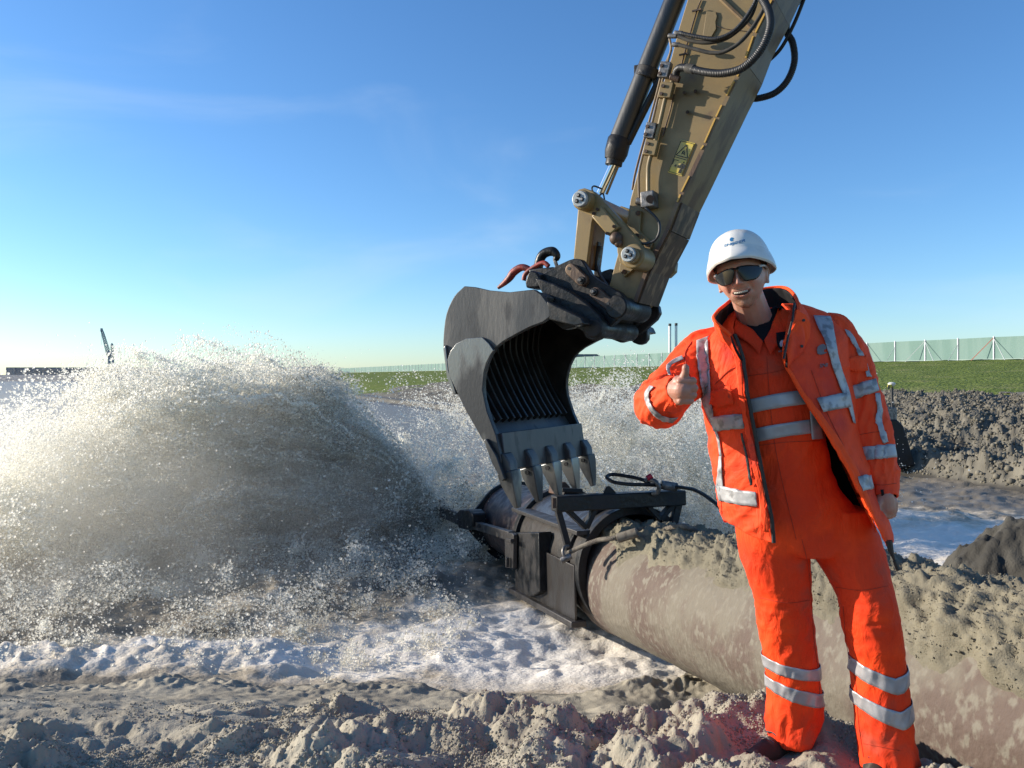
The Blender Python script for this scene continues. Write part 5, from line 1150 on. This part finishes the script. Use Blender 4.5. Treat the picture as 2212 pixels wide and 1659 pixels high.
# ---------------- body: head, neck, limbs and hands as one skin
HC = P(1604, 606, 2.665); ROLL = math.radians(-10.5); YAW = math.radians(-25); HS = 1.03
HM = Matrix.Translation(HC) @ Matrix.Rotation(ROLL, 4, 'Y') @ Matrix.Rotation(YAW, 4, 'Z') @ Matrix.Scale(HS, 4)
HMn = np.array(HM)
def Hx(p): return HM @ Vector(p)
def head_grid():
    n1, n2 = 200, 260
    ph = np.linspace(0.0, math.pi, n1)[:, None]; th = np.linspace(-math.pi, math.pi, n2, endpoint=False)[None, :]
    X = np.sin(ph)*np.sin(th); Y = -np.sin(ph)*np.cos(th); Z = np.cos(ph)+0*th
    x = 0.0765*np.sign(X)*np.abs(X)**0.93; y = 0.098*np.sign(Y)*np.abs(Y)**0.95; z = 0.027+0.118*Z
    # jaw narrows downwards, back of the skull goes round
    t = sstep(0.0, -0.095, z); x = x*(1-0.20*t); fr = sstep(0.02, -0.05, y)
    y = np.where(y > 0, y*(1-0.45*sstep(0.02, -0.09, z)), y*(1+0.02*t))
    x = x*(1-0.06*sstep(0.06, 0.14, z))
    g = lambda cx, cy, cz, sx, sy, sz: np.exp(-((x-cx)/sx)**2-((y-cy)/sy)**2-((z-cz)/sz)**2)
    dx = np.zeros_like(x); dy = np.zeros_like(x); dz = np.zeros_like(x)
    front = sstep(0.0, -0.04, y)
    dy -= 0.009*np.exp(-(x/0.024)**2-((z+0.083)/0.016)**2)*front; dz -= 0.006*sstep(-0.05, -0.09, z)*front                       # chin
    dy += 0.006*np.exp(-(x/0.03)**2-((z+0.064)/0.010)**2)*front
    dy -= 0.004*np.exp(-(x/0.05)**2-((z-0.048)/0.013)**2)*front                          # brow
    for s in (-1, 1):
        dy += 0.010*np.exp(-((x-s*0.031)/0.018)**2-((z-0.026)/0.014)**2)*front          # eye sockets
        k = np.exp(-((x-s*0.042)/0.018)**2-((z+0.010)/0.019)**2)*front; dy -= 0.009*k; dx += s*0.004*k   # cheeks
        dy += 0.0065*np.exp(-((x-s*(0.026+0.35*(-0.012-z)))/0.006)**2-((z+0.028)/0.016)**2)*front      # smile lines
        dy -= 0.007*np.exp(-((x-s*0.0135)/0.007)**2-((z+0.014)/0.008)**2)*front         # nostril wings
    nz = np.interp(z, [-0.030, -0.022, -0.014, 0.0, 0.02, 0.036, 0.046], [0, 0.008, 0.023, 0.019, 0.011, 0.004, 0])
    dy -= nz*np.exp(-(x/(0.0085+0.003*sstep(0.02, -0.015, z)))**2)*front                # nose
    zu = -0.0405+4.0*x*x; zl = -0.0510+12.5*x*x                                           # upper and lower edge of the smile
    lipm_ = (np.exp(-((z-zu-0.004)/0.0034)**2)+1.1*np.exp(-((z-zl+0.0045)/0.0042)**2))*sstep(0.034, 0.022, np.abs(x))*front; dy -= 0.0042*lipm_
    mo = sstep(-0.0012, 0.0012, zu-z)*sstep(-0.0012, 0.0012, z-zl)*(np.abs(x) < 0.031)*front; dy += 0.013*mo
    dy += 0.003*np.exp(-((np.abs(x)-0.034)/0.004)**2-((z+0.037)/0.006)**2)*front
    x += dx; y += dy; z += dz
    V = np.stack([x, y, z], -1).reshape(-1, 3)
    F = [tuple(int(i) for i in f) for f in grid_faces(n1, n2, True)]
    return V, F
hv, hf = head_grid()
hvw = (HMn[:3, :3] @ hv.T).T+HMn[:3, 3]
parts_b = [(hvw, hf)]
def cap(a, b, ra, rb, n=14, m_=5):
    mb = MB(); a = Vector(a); b = Vector(b); d = (b-a).normalized(); pts = []; rr = []
    for k in range(m_): t = math.pi/2*(1-k/m_); pts.append(a-d*ra*math.sin(t)); rr.append(max(ra*math.cos(t), 0.0005))
    pts.append(a); rr.append(ra); pts.append(b); rr.append(rb)
    for k in range(1, m_+1): t = math.pi/2*k/m_; pts.append(b+d*rb*math.sin(t)); rr.append(max(rb*math.cos(t), 0.0005))
    mb.tube(pts, rr, n); return [tuple(v) for v in mb.V], mb.F
def chain_(pts, r): return [cap(pts[i], pts[i+1], r[i], r[i+1]) for i in range(len(pts)-1)]
# ears
for s in (-1, 1):
    mb = MB(); c = Hx((s*0.079, 0.012, 0.002))
    ringp = [Hx((s*(0.078+0.006*math.cos(a)*0+0.007*max(0, math.sin(a+0.6))), 0.014+0.014*math.cos(a), 0.006+0.028*math.sin(a))) for a in np.linspace(0, 2*math.pi, 20, endpoint=False)]
    mb.tube(ringp, 0.0045, 8, closed=True); mb.ball(Hx((s*0.076, 0.012, 0.004)), 0.010, 10, 8, (0.6, 1.2, 2.3)); mb.ball(Hx((s*0.077, 0.004, -0.020)), 0.007, 8, 6)
    parts_b.append(([tuple(v) for v in mb.V], mb.F))
nb = P(1643, 712, 2.80)
parts_b += chain_([Hx((0, 0.030, -0.045)), (Hx((0, 0.030, -0.055))+nb)/2+Vector((0, 0.006, 0)), nb], [0.055, 0.058, 0.066])
parts_b += chain_([P(1560, 775, 2.82), P(1650, 745, 2.82), P(1770, 755, 2.82)], [0.055, 0.075, 0.055])
parts_b += chain_([P(1650, 770, 2.80), P(1690, 900, 2.80), P(1725, 1060, 2.80), P(1735, 1110, 2.80)], [0.10, 0.10, 0.10, 0.10])
parts_b += chain_([P(1665, 1120, 2.80), P(1692, 1300, 2.86), P(1715, 1560, 2.93)], [0.075, 0.055, 0.04])
parts_b += chain_([P(1800, 1120, 2.80), P(1868, 1310, 2.74), P(1915, 1620, 2.75)], [0.075, 0.055, 0.04])
parts_b += chain_([P(1560, 775, 2.82), P(1490, 805, 2.79), P(1430, 866, 2.63), P(1466, 842, 2.40)], [0.055, 0.05, 0.042, 0.029])
parts_b += chain_([P(1780, 745, 2.81), P(1845, 840, 2.77), P(1886, 960, 2.70), P(1911, 1072, 2.62)], [0.055, 0.05, 0.04, 0.028])
# right hand (picture left): fist with the thumb up
hd = 2.362
parts_b += chain_([P(1464, 842, 2.40), P(1474, 843, 2.372)], [0.036, 0.033]); parts_b += chain_([P(1466, 826, 2.385), P(1468, 862, 2.385)], [0.022, 0.02])
parts_b += chain_([P(1482, 826, 2.392), P(1482, 860, 2.392)], [0.020, 0.017])
for k, (yy, xe, r) in enumerate(((823, 1497, 0.0122), (838.5, 1500, 0.0124), (853, 1498, 0.0116), (866, 1492, 0.0103))):
    mcp = P(1469, yy+0.5, hd-0.004+0.002*k); pip = P(xe, yy-0.5+k*0.4, hd-0.010+0.003*k); dip = P(xe-3, yy+1, hd+0.026); tip_ = P(xe-16, yy+1, hd+0.032)
    parts_b += chain_([mcp, pip, dip, tip_], [r*0.98, r, r*0.93, r*0.85])
parts_b += chain_([P(1467, 836, 2.385), P(1476, 817, 2.362), P(1481, 804, 2.352), P(1481, 794, 2.350)], [0.019, 0.0145, 0.0118, 0.0112])
# left hand (picture right): hanging, half closed
ld = 2.605
parts_b += chain_([P(1911, 1074, ld), P(1914, 1096, ld)], [0.030, 0.031]); parts_b += chain_([P(1922, 1085, ld+0.01), P(1922, 1100, ld+0.01)], [0.026, 0.025])
for k, (xx, r) in enumerate(((1908, 0.0115), (1917, 0.0118), (1925, 0.0112), (1931, 0.0098))):
    parts_b += chain_([P(xx, 1096, ld-0.012+0.004*k), P(xx-1, 1116-1.5*k, ld-0.016+0.004*k), P(xx-3, 1119-2*k, ld+0.008), P(xx-5, 1108, ld+0.022)], [r, r, r*0.93, r*0.85])
parts_b += chain_([P(1903, 1078, ld-0.008), P(1896, 1092, ld-0.02), P(1897, 1107, ld-0.028), P(1903, 1117, ld-0.03)], [0.016, 0.0125, 0.011, 0.0098])
BV, BF = remesh(parts_b, 0.0034, 1)
body = obj('body', BV, BF, M_skin, man)
# colouring of the skin
inv = np.array(HM.inverted()); hl = (inv[:3, :3] @ BV.T).T+inv[:3, 3]; lx, ly, lz = hl[:, 0], hl[:, 1], hl[:, 2]
skin = np.tile(np.array([0.50, 0.265, 0.19]), (len(BV), 1)); n_ = fbm(BV[:, 0]*60, BV[:, 1]*60, BV[:, 2]*60, 3)
skin *= (1+0.06*n_)[:, None]
frm = (ly < -0.02) & (np.abs(lx) < 0.08) & (np.abs(lz) < 0.13)
red = np.exp(-((np.abs(lx)-0.040)/0.018)**2-((lz+0.008)/0.02)**2)+np.exp(-(lx/0.014)**2-((lz+0.012)/0.014)**2); red = red*frm
skin = skin*(1-red[:, None]*np.array([0.0, 0.16, 0.14]))
zu = -0.0405+4.0*lx*lx; zl = -0.0510+12.5*lx*lx
lipm = np.clip(np.exp(-((lz-zu-0.0035)/0.0028)**2)+1.1*np.exp(-((lz-zl+0.0045)/0.0038)**2), 0, 1)*sstep(0.036, 0.026, np.abs(lx))*frm
skin = skin*(1-0.65*lipm[:, None])+0.65*lipm[:, None]*np.array([0.42, 0.16, 0.13])
inm = sstep(-0.0015, 0.001, zu-lz)*sstep(-0.0015, 0.001, lz-zl)*(np.abs(lx) < 0.031)*frm
skin = skin*(1-inm[:, None])+inm[:, None]*np.array([0.08, 0.025, 0.025])
n2_ = fbm(BV[:, 0]*210, BV[:, 1]*210, BV[:, 2]*210, 2)
beard = sstep(-0.045, -0.070, lz)*sstep(-0.112, -0.098, lz)*(ly < -0.015)*(np.abs(lx) < 0.07)*(1-lipm)*(1-inm)*(0.65+0.6*n_+0.5*n2_)+0.45*np.exp(-((lz+0.031)/0.0045)**2)*(np.abs(lx) < 0.026)*frm*(1-lipm)
beard = np.clip(beard, 0, 1)*0.75
skin = skin*(1-beard[:, None])+beard[:, None]*np.array([0.17, 0.09, 0.045])
hand_shade = (BV[:, 1] < 2.6) & (BV[:, 2] < 1.6); skin[hand_shade] *= np.array([0.85, 0.74, 0.70])  # hands made darker in colour, standing in for shade
ca = body.data.attributes.new('tint', 'FLOAT_COLOR', 'POINT'); ca.data.foreach_set('color', np.concatenate([skin, np.ones((len(skin), 1))], 1).astype(np.float32).ravel())
# teeth: upper row, each its own small block
M_tooth = mat('teeth', (0.46, 0.41, 0.33), 0.4)
V = []; nt_ = 41
for k in range(nt_):
    x = -0.0215+0.043*k/(nt_-1); zt = -0.0405+4.0*x*x+0.001; zb_ = max(-0.0510+12.5*x*x, zt-0.0060)+0.0004*abs(math.sin(math.pi*k/5)); yb = -0.0955+15*x*x+0.0009*(1-abs(math.sin(math.pi*k/5)))
    for q in (0.0, 0.33, 0.66, 1.0): V.append(Hx((x, yb+0.001*(1-q), zb_+(zt-zb_)*q)))
teeth = obj('teeth', V, grid_faces(nt_, 4), M_tooth, body, thick=0.002)
# short hair under the helmet
M_hair = mat('brown_hair', (0.055, 0.035, 0.02), 0.7, col2=(0.10, 0.065, 0.035), nscale=80, bump=0.6, bscale=300, bdist=0.002)
ph = np.linspace(0.15, 1.72, 60)[:, None]; th = np.linspace(-math.pi, math.pi, 160, endpoint=False)[None, :]
front = np.cos(th) > 0.35
lim = np.where(np.abs(th) < 1.15, 0.78, 1.0)*1.0
phh = ph*np.interp(np.abs(th), [0, 0.9, 1.3, 1.7, 2.2, 3.15], [0.60, 0.70, 0.92, 0.98, 1.12, 1.15])
x = 0.0795*np.sin(phh)*np.sin(th); y = -0.101*np.sin(phh)*np.cos(th); z = 0.029+0.120*np.cos(phh)
rr = 1+0.03*noise3(x*120, y*120, z*120); V = np.stack([x*rr, y*rr, z], -1).reshape(-1, 3)
V = (HMn[:3, :3] @ V.T).T+HMn[:3, 3]; obj('hair', V, grid_faces(60, 160, True), M_hair, man, thick=0.004)
# helmet
nT, nP = 200, 60
th = np.linspace(-math.pi, math.pi, nT, endpoint=False)[None, :]; s_ = np.linspace(0, 1, nP)[:, None]
rimz = np.interp(np.abs(th), [0, 0.5, 1.0, 1.5, 2.2, 3.15], [0.074, 0.066, 0.044, 0.022, 0.012, 0.010])
a_ = 0.099; b_ = 0.128; top = 0.166
prof_s = np.sin(s_*math.pi/2)**0.84; zz = rimz+(top-rimz)*np.cos(s_*math.pi/2)**0.80
flare = 1+0.075*sstep(0.80, 1.0, s_)+0.02*sstep(0.80, 0.83, s_)
x = a_*prof_s*flare*np.sin(th); y = 0.010-b_*prof_s*flare*np.cos(th)
peak = sstep(0.84, 1.0, s_)*np.exp(-(th/0.75)**2); y = y-0.030*peak; zz = zz-0.008*peak
ridge = 0.0015*np.exp(-(x/0.022)**4)*sstep(0.75, 0.5, s_)*np.ones_like(th); zz = zz+ridge
zz = zz+0.010*0
V = np.stack([x+0*zz, y+0*zz, zz], -1).reshape(-1, 3); V = (HMn[:3, :3] @ V.T).T+HMn[:3, 3]
helmet = obj('helmet', V, grid_faces(nP, nT, True), None, man, thick=0.0035, mats=[M_hel, M_hel], label='white safety helmet with blue lettering', offset=-1)
mb = MB(); rimp = [Vector(V[(nP-1)*nT+k]) for k in range(nT)]; mb.tube(rimp[::2], 0.0035, 6, closed=True); mb.obj('helmet_rim', M_hel, helmet)
strap_m = mat('dark_harness', (0.03, 0.027, 0.025), 0.8)
hb = [Hx((0.086*math.sin(a), 0.004-0.108*math.cos(a), 0.062-0.03*(1-math.cos(a))/2)) for a in np.linspace(0, 2*math.pi, 40, endpoint=False)]
V = []; 
for p in hb: V += [p, p+(Hx((0, 0, 0.03))-Hx((0, 0, 0)))]
obj('headband', V, [(2*i, 2*((i+1) % 40), 2*((i+1) % 40)+1, 2*i+1) for i in range(40)], strap_m, helmet, thick=0.003)
bv_h = bvh_of(helmet); M_blue = mat('blue_print', (0.02, 0.16, 0.36), 0.5)
tv, tf = textmesh('SNIJDER', 1.0); wT = max(v.x for v in tv)
print_on('helmet_lettering', bv_h, tv, tf, (1563, 534), (47/wT, -12.5/wT), (1.6, -7.8), M_blue, helmet, 0.0009, 2.5, 0.0004)
print_on('helmet_emblem', bv_h, [Vector((q.x, q.y, 0)) for q in bvx], bfx, (1576, 522), (9, -1.2), (0.8, -9), M_blue, helmet, 0.0009, 2.5, 0.0004)
# glasses
M_lens = mat('dark_lens', (0.012, 0.012, 0.012), 0.10, spec=0.35); M_arm = mat('pale_temple', (0.45, 0.46, 0.47), 0.25, spec=0.6)
gl = empty('safety_glasses_holder', (0, 0, 0), None, None) if False else None
glasses = None
def yg(x): return -0.1165+9.5*x*x
for s in (-1, 1):
    V = []; nxg, nzg = 40, 12
    for i in range(nxg):
        t = i/(nxg-1); x = 0.006+0.069*t
        zt = 0.040-0.006*(2*abs(t-0.35))**2*0.35-0.008*t*t; zb = -0.012+0.032*(max(0, (0.30-t)/0.30))**2.0+0.030*(max(0, (t-0.50)/0.50))**2.6
        for j in range(nzg):
            q = j/(nzg-1); z = zb+(zt-zb)*q; V.append(Hx((s*x, yg(x)+0.004*(q-0.5)**2, z)))
    o = obj('lens', V, grid_faces(nxg, nzg), M_lens, body if glasses is None else glasses, thick=0.002)
    if glasses is None: o.parent = man; o.location = -Vector(wloc(man)); o.name = 'safety_glasses'; glasses = o
    MB().tube(spline([Hx((s*0.069, yg(0.068), 0.030)), Hx((s*0.081, -0.045, 0.030)), Hx((s*0.084, 0.0, 0.026)), Hx((s*0.083, 0.02, 0.018))], 6), 0.0042, 8).obj('temple_arm', M_arm, glasses)
MB().tube(spline([Hx((-0.012, yg(0.010)-0.002, 0.037)), Hx((0, yg(0)-0.003, 0.034)), Hx((0.012, yg(0.010)-0.002, 0.037))], 4), 0.0035, 8).obj('bridge', M_lens, glasses)
# shirt collar round the neck
ringp = [P(1643, 706, 2.80)+Vector((0.075*math.sin(a), -0.078*math.cos(a), 0.012+0.016*math.cos(a+math.pi))) for a in np.linspace(0, 2*math.pi, 36, endpoint=False)]
MB().tube(ringp, 0.016, 10, closed=True).obj('shirt_collar', M_shirt, man)
# boots
def boot(heel, toe, name='boot'):
    heel = Vector(heel); toe = Vector(toe); d = (toe-heel); L = d.length; d.normalize(); s = Vector((d.y, -d.x, 0)); ps = []
    ps.append(cap(heel+Vector((0, 0, 0.05)), heel+d*(L*0.55)+Vector((0, 0, 0.045)), 0.042, 0.046)); ps.append(cap(heel+d*(L*0.5)+Vector((0, 0, 0.042)), toe+Vector((0, 0, 0.038)), 0.048, 0.040))
    ps.append(cap(heel+Vector((0, 0, 0.06)), heel+d*0.02+Vector((0, 0, 0.20)), 0.044, 0.05))
    V, F = remesh(ps, 0.006, 6); o = obj(name, V, F, M_boot, man)
    V, F = cap(heel+Vector((0, 0, 0.008)), toe+Vector((0, 0, 0.008)), 0.046, 0.048); V = [Vector((v[0], v[1], heel.z+(v[2]-heel.z-0.008)*0.35+0.012)) for v in V]
    obj('sole', V, F, M_rub, o)
    for k in range(3):
        c = heel+d*(0.06+0.03*k)+Vector((0, 0, 0.115-0.012*k)); MB().tube([c-s*0.03, c+Vector((0, 0, 0.008)), c+s*0.03], 0.003, 6).obj('lace', M_grey, o)
boot((1.045, 2.95, -0.045), (0.885, 2.83, -0.045)); boot((1.32, 2.82, -0.03), (1.27, 2.68, -0.03))
# ================================================================ the far side
M_post = mat('galvanised_post', (0.42, 0.46, 0.50), 0.5, 0.3); M_cloth = mat('green_fence_net', (0.135, 0.225, 0.195), 0.85, col2=(0.17, 0.26, 0.23), nscale=0.6, bump=0.3, bscale=3, stretch=(1, 1, 0.2), bdist=0.03)
M_brc = mat('pale_brace', (0.50, 0.53, 0.52), 0.6); M_rbr = mat('red_brace', (0.55, 0.09, 0.05), 0.6)
fence = empty('fence', (44.4, 67.1, 2.95), 'long fence of green netting on galvanised posts along the top of the grass dike', 'fence')
FA = Vector((8.5+0.92*54, 13.5+0.39*54, 0)); FE = Vector((-0.39, 0.92, 0)).normalized(); FN = Vector((-0.92, -0.39, 0)).normalized()
def hz(v): return float(H(np.array([v.x]), np.array([v.y]), False)[0])
meshes = {}
for k in range(98):
    s0 = 17+3.5*k; a = FA+FE*s0; b = FA+FE*(s0+3.5); a.z = hz(a); b.z = hz(b); up = Vector((0, 0, 2.0))
    MB().prism([a+Vector((0, 0, .06)), b+Vector((0, 0, .06)), b+up, a+up], FN*0.02).obj('fence_panel', M_cloth, fence, smooth=False)
    MB().bar(a+FN*0.05, a+up+Vector((0, 0, .08))+FN*0.05, 0.10, 0.10, FE).obj('post', M_post, fence, smooth=False)
    if k < 40:
        m_ = M_rbr if k in (6, 2) else M_brc
        if k % 2 == 0:
            g = a+FN*1.0+FE*1.5; g.z = hz(g)-0.03; MB().bar(a+up*0.97+FN*0.08, g, 0.05, 0.05).obj('brace', m_, fence, smooth=False)
            g = a+FN*0.9-FE*1.6; g.z = hz(g)-0.03; MB().bar(a+up*0.97+FN*0.08, g, 0.045, 0.045).obj('brace', M_brc, fence, smooth=False)
        else:
            g = a+FN*0.7+FE*0.5; g.z = hz(g)-0.03; MB().bar(a+up*0.75+FN*0.08, g, 0.04, 0.04).obj('brace', M_brc, fence, smooth=False)
# two flues
M_flue = mat('pale_flue', (0.80, 0.80, 0.78), 0.5); M_capd = mat('dark_cap', (0.05, 0.05, 0.05), 0.7)
for px, top, lab in ((1447, 699, 'left one of the two slim pale chimneys behind the fence'), (1460.5, 698, 'right one of the two slim pale chimneys behind the fence')):
    t = P(px, top, 300); c = empty('chimney', (t.x, 300, 0), lab, 'chimney', 'pair of slim chimneys')
    MB().cyl((t.x, 300, 0), (t.x, 300, t.z-1.0), 0.52, 20).obj('shaft', M_flue, c); MB().cyl((t.x, 300, t.z-1.0), (t.x, 300, t.z), 0.56, 20).obj('cap', M_capd, c)
# dark far roof behind the fence, distant sheds
M_far = mat('far_dark_cladding', (0.16, 0.17, 0.19), 0.8); M_farw = mat('far_grey_cladding', (0.26, 0.25, 0.25), 0.8, col2=(0.13, 0.125, 0.12), nscale=0.15); M_mudb = mat('dark_breakwater', (0.14, 0.14, 0.145), 0.9, col2=(0.19, 0.185, 0.18), nscale=0.12, bump=1, bscale=0.6, bdist=1.0)
M_hz = mat('hazy_wall', (0.45, 0.46, 0.48), 0.8)
def shed(name, label, x0, x1, ytop, d, deep, roof, wall, cat='building', roofh=1.2):
    a = P(x0, ytop, d); b = P(x1, ytop, d); g = empty(name, ((a.x+b.x)/2, d, 0), label, cat); z = a.z-roofh*roof
    MB().prism([(a.x, d, -1), (b.x, d, -1), (b.x, d, z), (a.x, d, z)], (0, deep, 0)).obj('wall', wall, g, smooth=False)
    if roof: MB().prism([(a.x-.5, d-.4, z), (b.x+.5, d-.4, z), (b.x-(b.x-a.x)*.12, d-.4, a.z), (a.x+(b.x-a.x)*.12, d-.4, a.z)], (0, deep+.8, 0)).obj('roof', wall, g, smooth=False)
    return g
shed('long_roofed_shed', 'low dark building showing over the fence right of the bucket', 1238, 1296, 765, 420, 20, 1, M_far)
shed('distant_house', 'tiny far house between the spray and the fence, left one', 652, 668, 792, 600, 12, 1, M_hz, roofh=1.0)
shed('distant_house', 'tiny far house between the spray and the fence, right one', 676, 692, 791, 600, 12, 1, M_hz, roofh=1.2)
wh = shed('warehouse', 'long low dark warehouse on the horizon at the far left', 13, 330, 793.5, 520, 40, 0, M_far)
a = P(13, 793.5, 519.8); b = P(32, 793.5, 519.8)
for k in range(5):
    x0 = a.x+(b.x-a.x)*k/5; MB().prism([(x0+.05, 519.6, -1), (x0+(b.x-a.x)/5-.05, 519.6, -1), (x0+(b.x-a.x)/5-.05, 519.6, a.z-.3), (x0+.05, 519.6, a.z-.3)], (0, .35, 0)).obj('wall_panel', M_farw, wh, smooth=False)
for k in range(14):
    p = P(60+k*18, 800+2*math.sin(k*2.1), 519.7); MB().box(p, (1.6+0.8*math.sin(k), 0, 0), (0, .15, 0), (0, 0, .5)).obj('window', M_farw, wh, smooth=False)
bx = np.linspace(-420, -70, 120); V = []
for (dy, z0) in ((0, -1.6), (6, -0.2), (18, 1.1), (60, 1.6), (140, 1.8)):
    for x in bx: V.append((x, 345+dy, z0+(0.5*fbm(np.array([x*0.15]), np.array([dy*0.2]), 0.0, 3)[0] if z0 > -1 else 0)))
props(obj('breakwater', V, grid_faces(5, 120), M_mudb), kind='structure')
# harbour cranes far off
def lattice(mb, a, b, w0, w1, n, r):
    a = Vector(a); b = Vector(b); d = (b-a).normalized(); s = d.cross(Vector((0, 1, 0))).normalized(); t = s.cross(d); prev = None
    for i in range(n+1):
        k = i/n; c = a.lerp(b, k); w_ = w0+(w1-w0)*k; q = [c+s*w_+t*w_, c-s*w_+t*w_, c-s*w_-t*w_, c+s*w_-t*w_]
        if prev:
            for j in range(4): mb.tube([prev[j], q[j]], r, 4); mb.tube([prev[j], q[(j+1) % 4]], r*0.6, 4)
        for j in range(4): mb.tube([q[j], q[(j+1) % 4]], r*0.6, 4)
        prev = q
    return mb
M_crn = mat('hazed_crane_steel', (0.22, 0.27, 0.30), 0.7)  # paler steel colour with distance haze painted in
cr = empty('harbour_crane', tuple(P(237, 812, 620)), 'far harbour crane with a raised lattice boom above the spray', 'crane')
lattice(MB(), P(236, 771, 620), P(219.5, 712, 620), 1.1, 0.6, 12, 0.22).obj('boom', M_crn, cr, smooth=False)
MB().tube([P(235, 812, 620), P(236, 765, 620)], [1.6, 1.1], 10).obj('tower', M_crn, cr)
MB().box(P(236.5, 763, 619), (1.6, 0, 0), (0, 1.5, 0), (0, 0, 1.6)).obj('cab', M_crn, cr, bevel=0.1)
MB().tube([P(238, 757, 620), P(224, 716, 620)], 0.12, 4).obj('stay', M_crn, cr); MB().tube([P(219.5, 709, 620), P(219, 716, 620)], 0.9, 6).obj('boom_head', M_crn, cr)
MB().tube([P(219, 714, 620), P(219.5, 745, 620)], 0.08, 4).obj('hoist_rope', M_crn, cr)
cr = empty('harbour_crane', tuple(P(243, 812, 680)), 'second far harbour crane, seen as a slim upright tower', 'crane')
lattice(MB(), P(243.5, 775, 680), P(241.8, 745, 680), 0.9, 0.7, 8, 0.22).obj('boom', M_crn, cr, smooth=False)
MB().tube([P(244, 812, 680), P(243.5, 774, 680)], 1.2, 8).obj('tower', M_crn, cr); MB().tube([P(241.7, 745, 680), P(241.6, 741, 680)], [1.3, .4], 6).obj('boom_head', M_crn, cr)
# antenna pole and steel chute at the foot of the bank
DG = 20.0
M_wht = mat('antenna_white', (0.6, 0.6, 0.55), 0.4); M_yel = mat('antenna_yellow', (0.5, 0.42, 0.03), 0.5)
an = empty('survey_antenna', tuple(P(1927, 885, DG)), 'white survey antenna on a black pole beside the man\'s hanging arm', 'antenna')
MB().cyl(P(1928, 884, DG), P(1926.5, 834, DG), 0.032, 10).obj('pole', M_rub, an)
MB().tube([P(1926, 834, DG), P(1926, 831.5, DG), P(1926, 828, DG), P(1926, 825.5, DG)], [0.05, 0.085, 0.095, 0.05], 16).obj('antenna_head', M_wht, an)
MB().box(P(1922, 834, DG-0.05), (0.05, 0, 0), (0, 0.04, 0), (0, 0, 0.035)).obj('bracket', M_yel, an, bevel=0.01); MB().box(P(1919.5, 836, DG-0.08), (0.02, 0, 0), (0, 0.02, 0), (0, 0, 0.05)).obj('receiver', M_rub, an, bevel=0.006)
ch = empty('steel_chute', tuple(P(1945, 1005, DG)), 'dark steel plate chute standing in the ditch behind the man\'s arm', 'chute')
MB().prism([P(x, y, DG-0.3) for x, y in ((1905, 884), (1913, 879), (1938, 881), (1938, 905), (1945, 935), (1915, 935))], (0, 0.35, 0)).obj('back_plate', M_grey, ch, bevel=0.02)
MB().prism([P(x, y, DG-0.35) for x, y in ((1908, 908), (1938, 906), (1952, 920), (1962, 950), (1972, 985), (1978, 1006), (1940, 1015), (1920, 1010))], (0, 0.7, 0)).obj('chute_body', M_blk, ch, bevel=0.03)
for (x, y, sx) in ((1985, 1003, .25), (2010, 1006, .3), (1960, 1012, .3)):
    pass
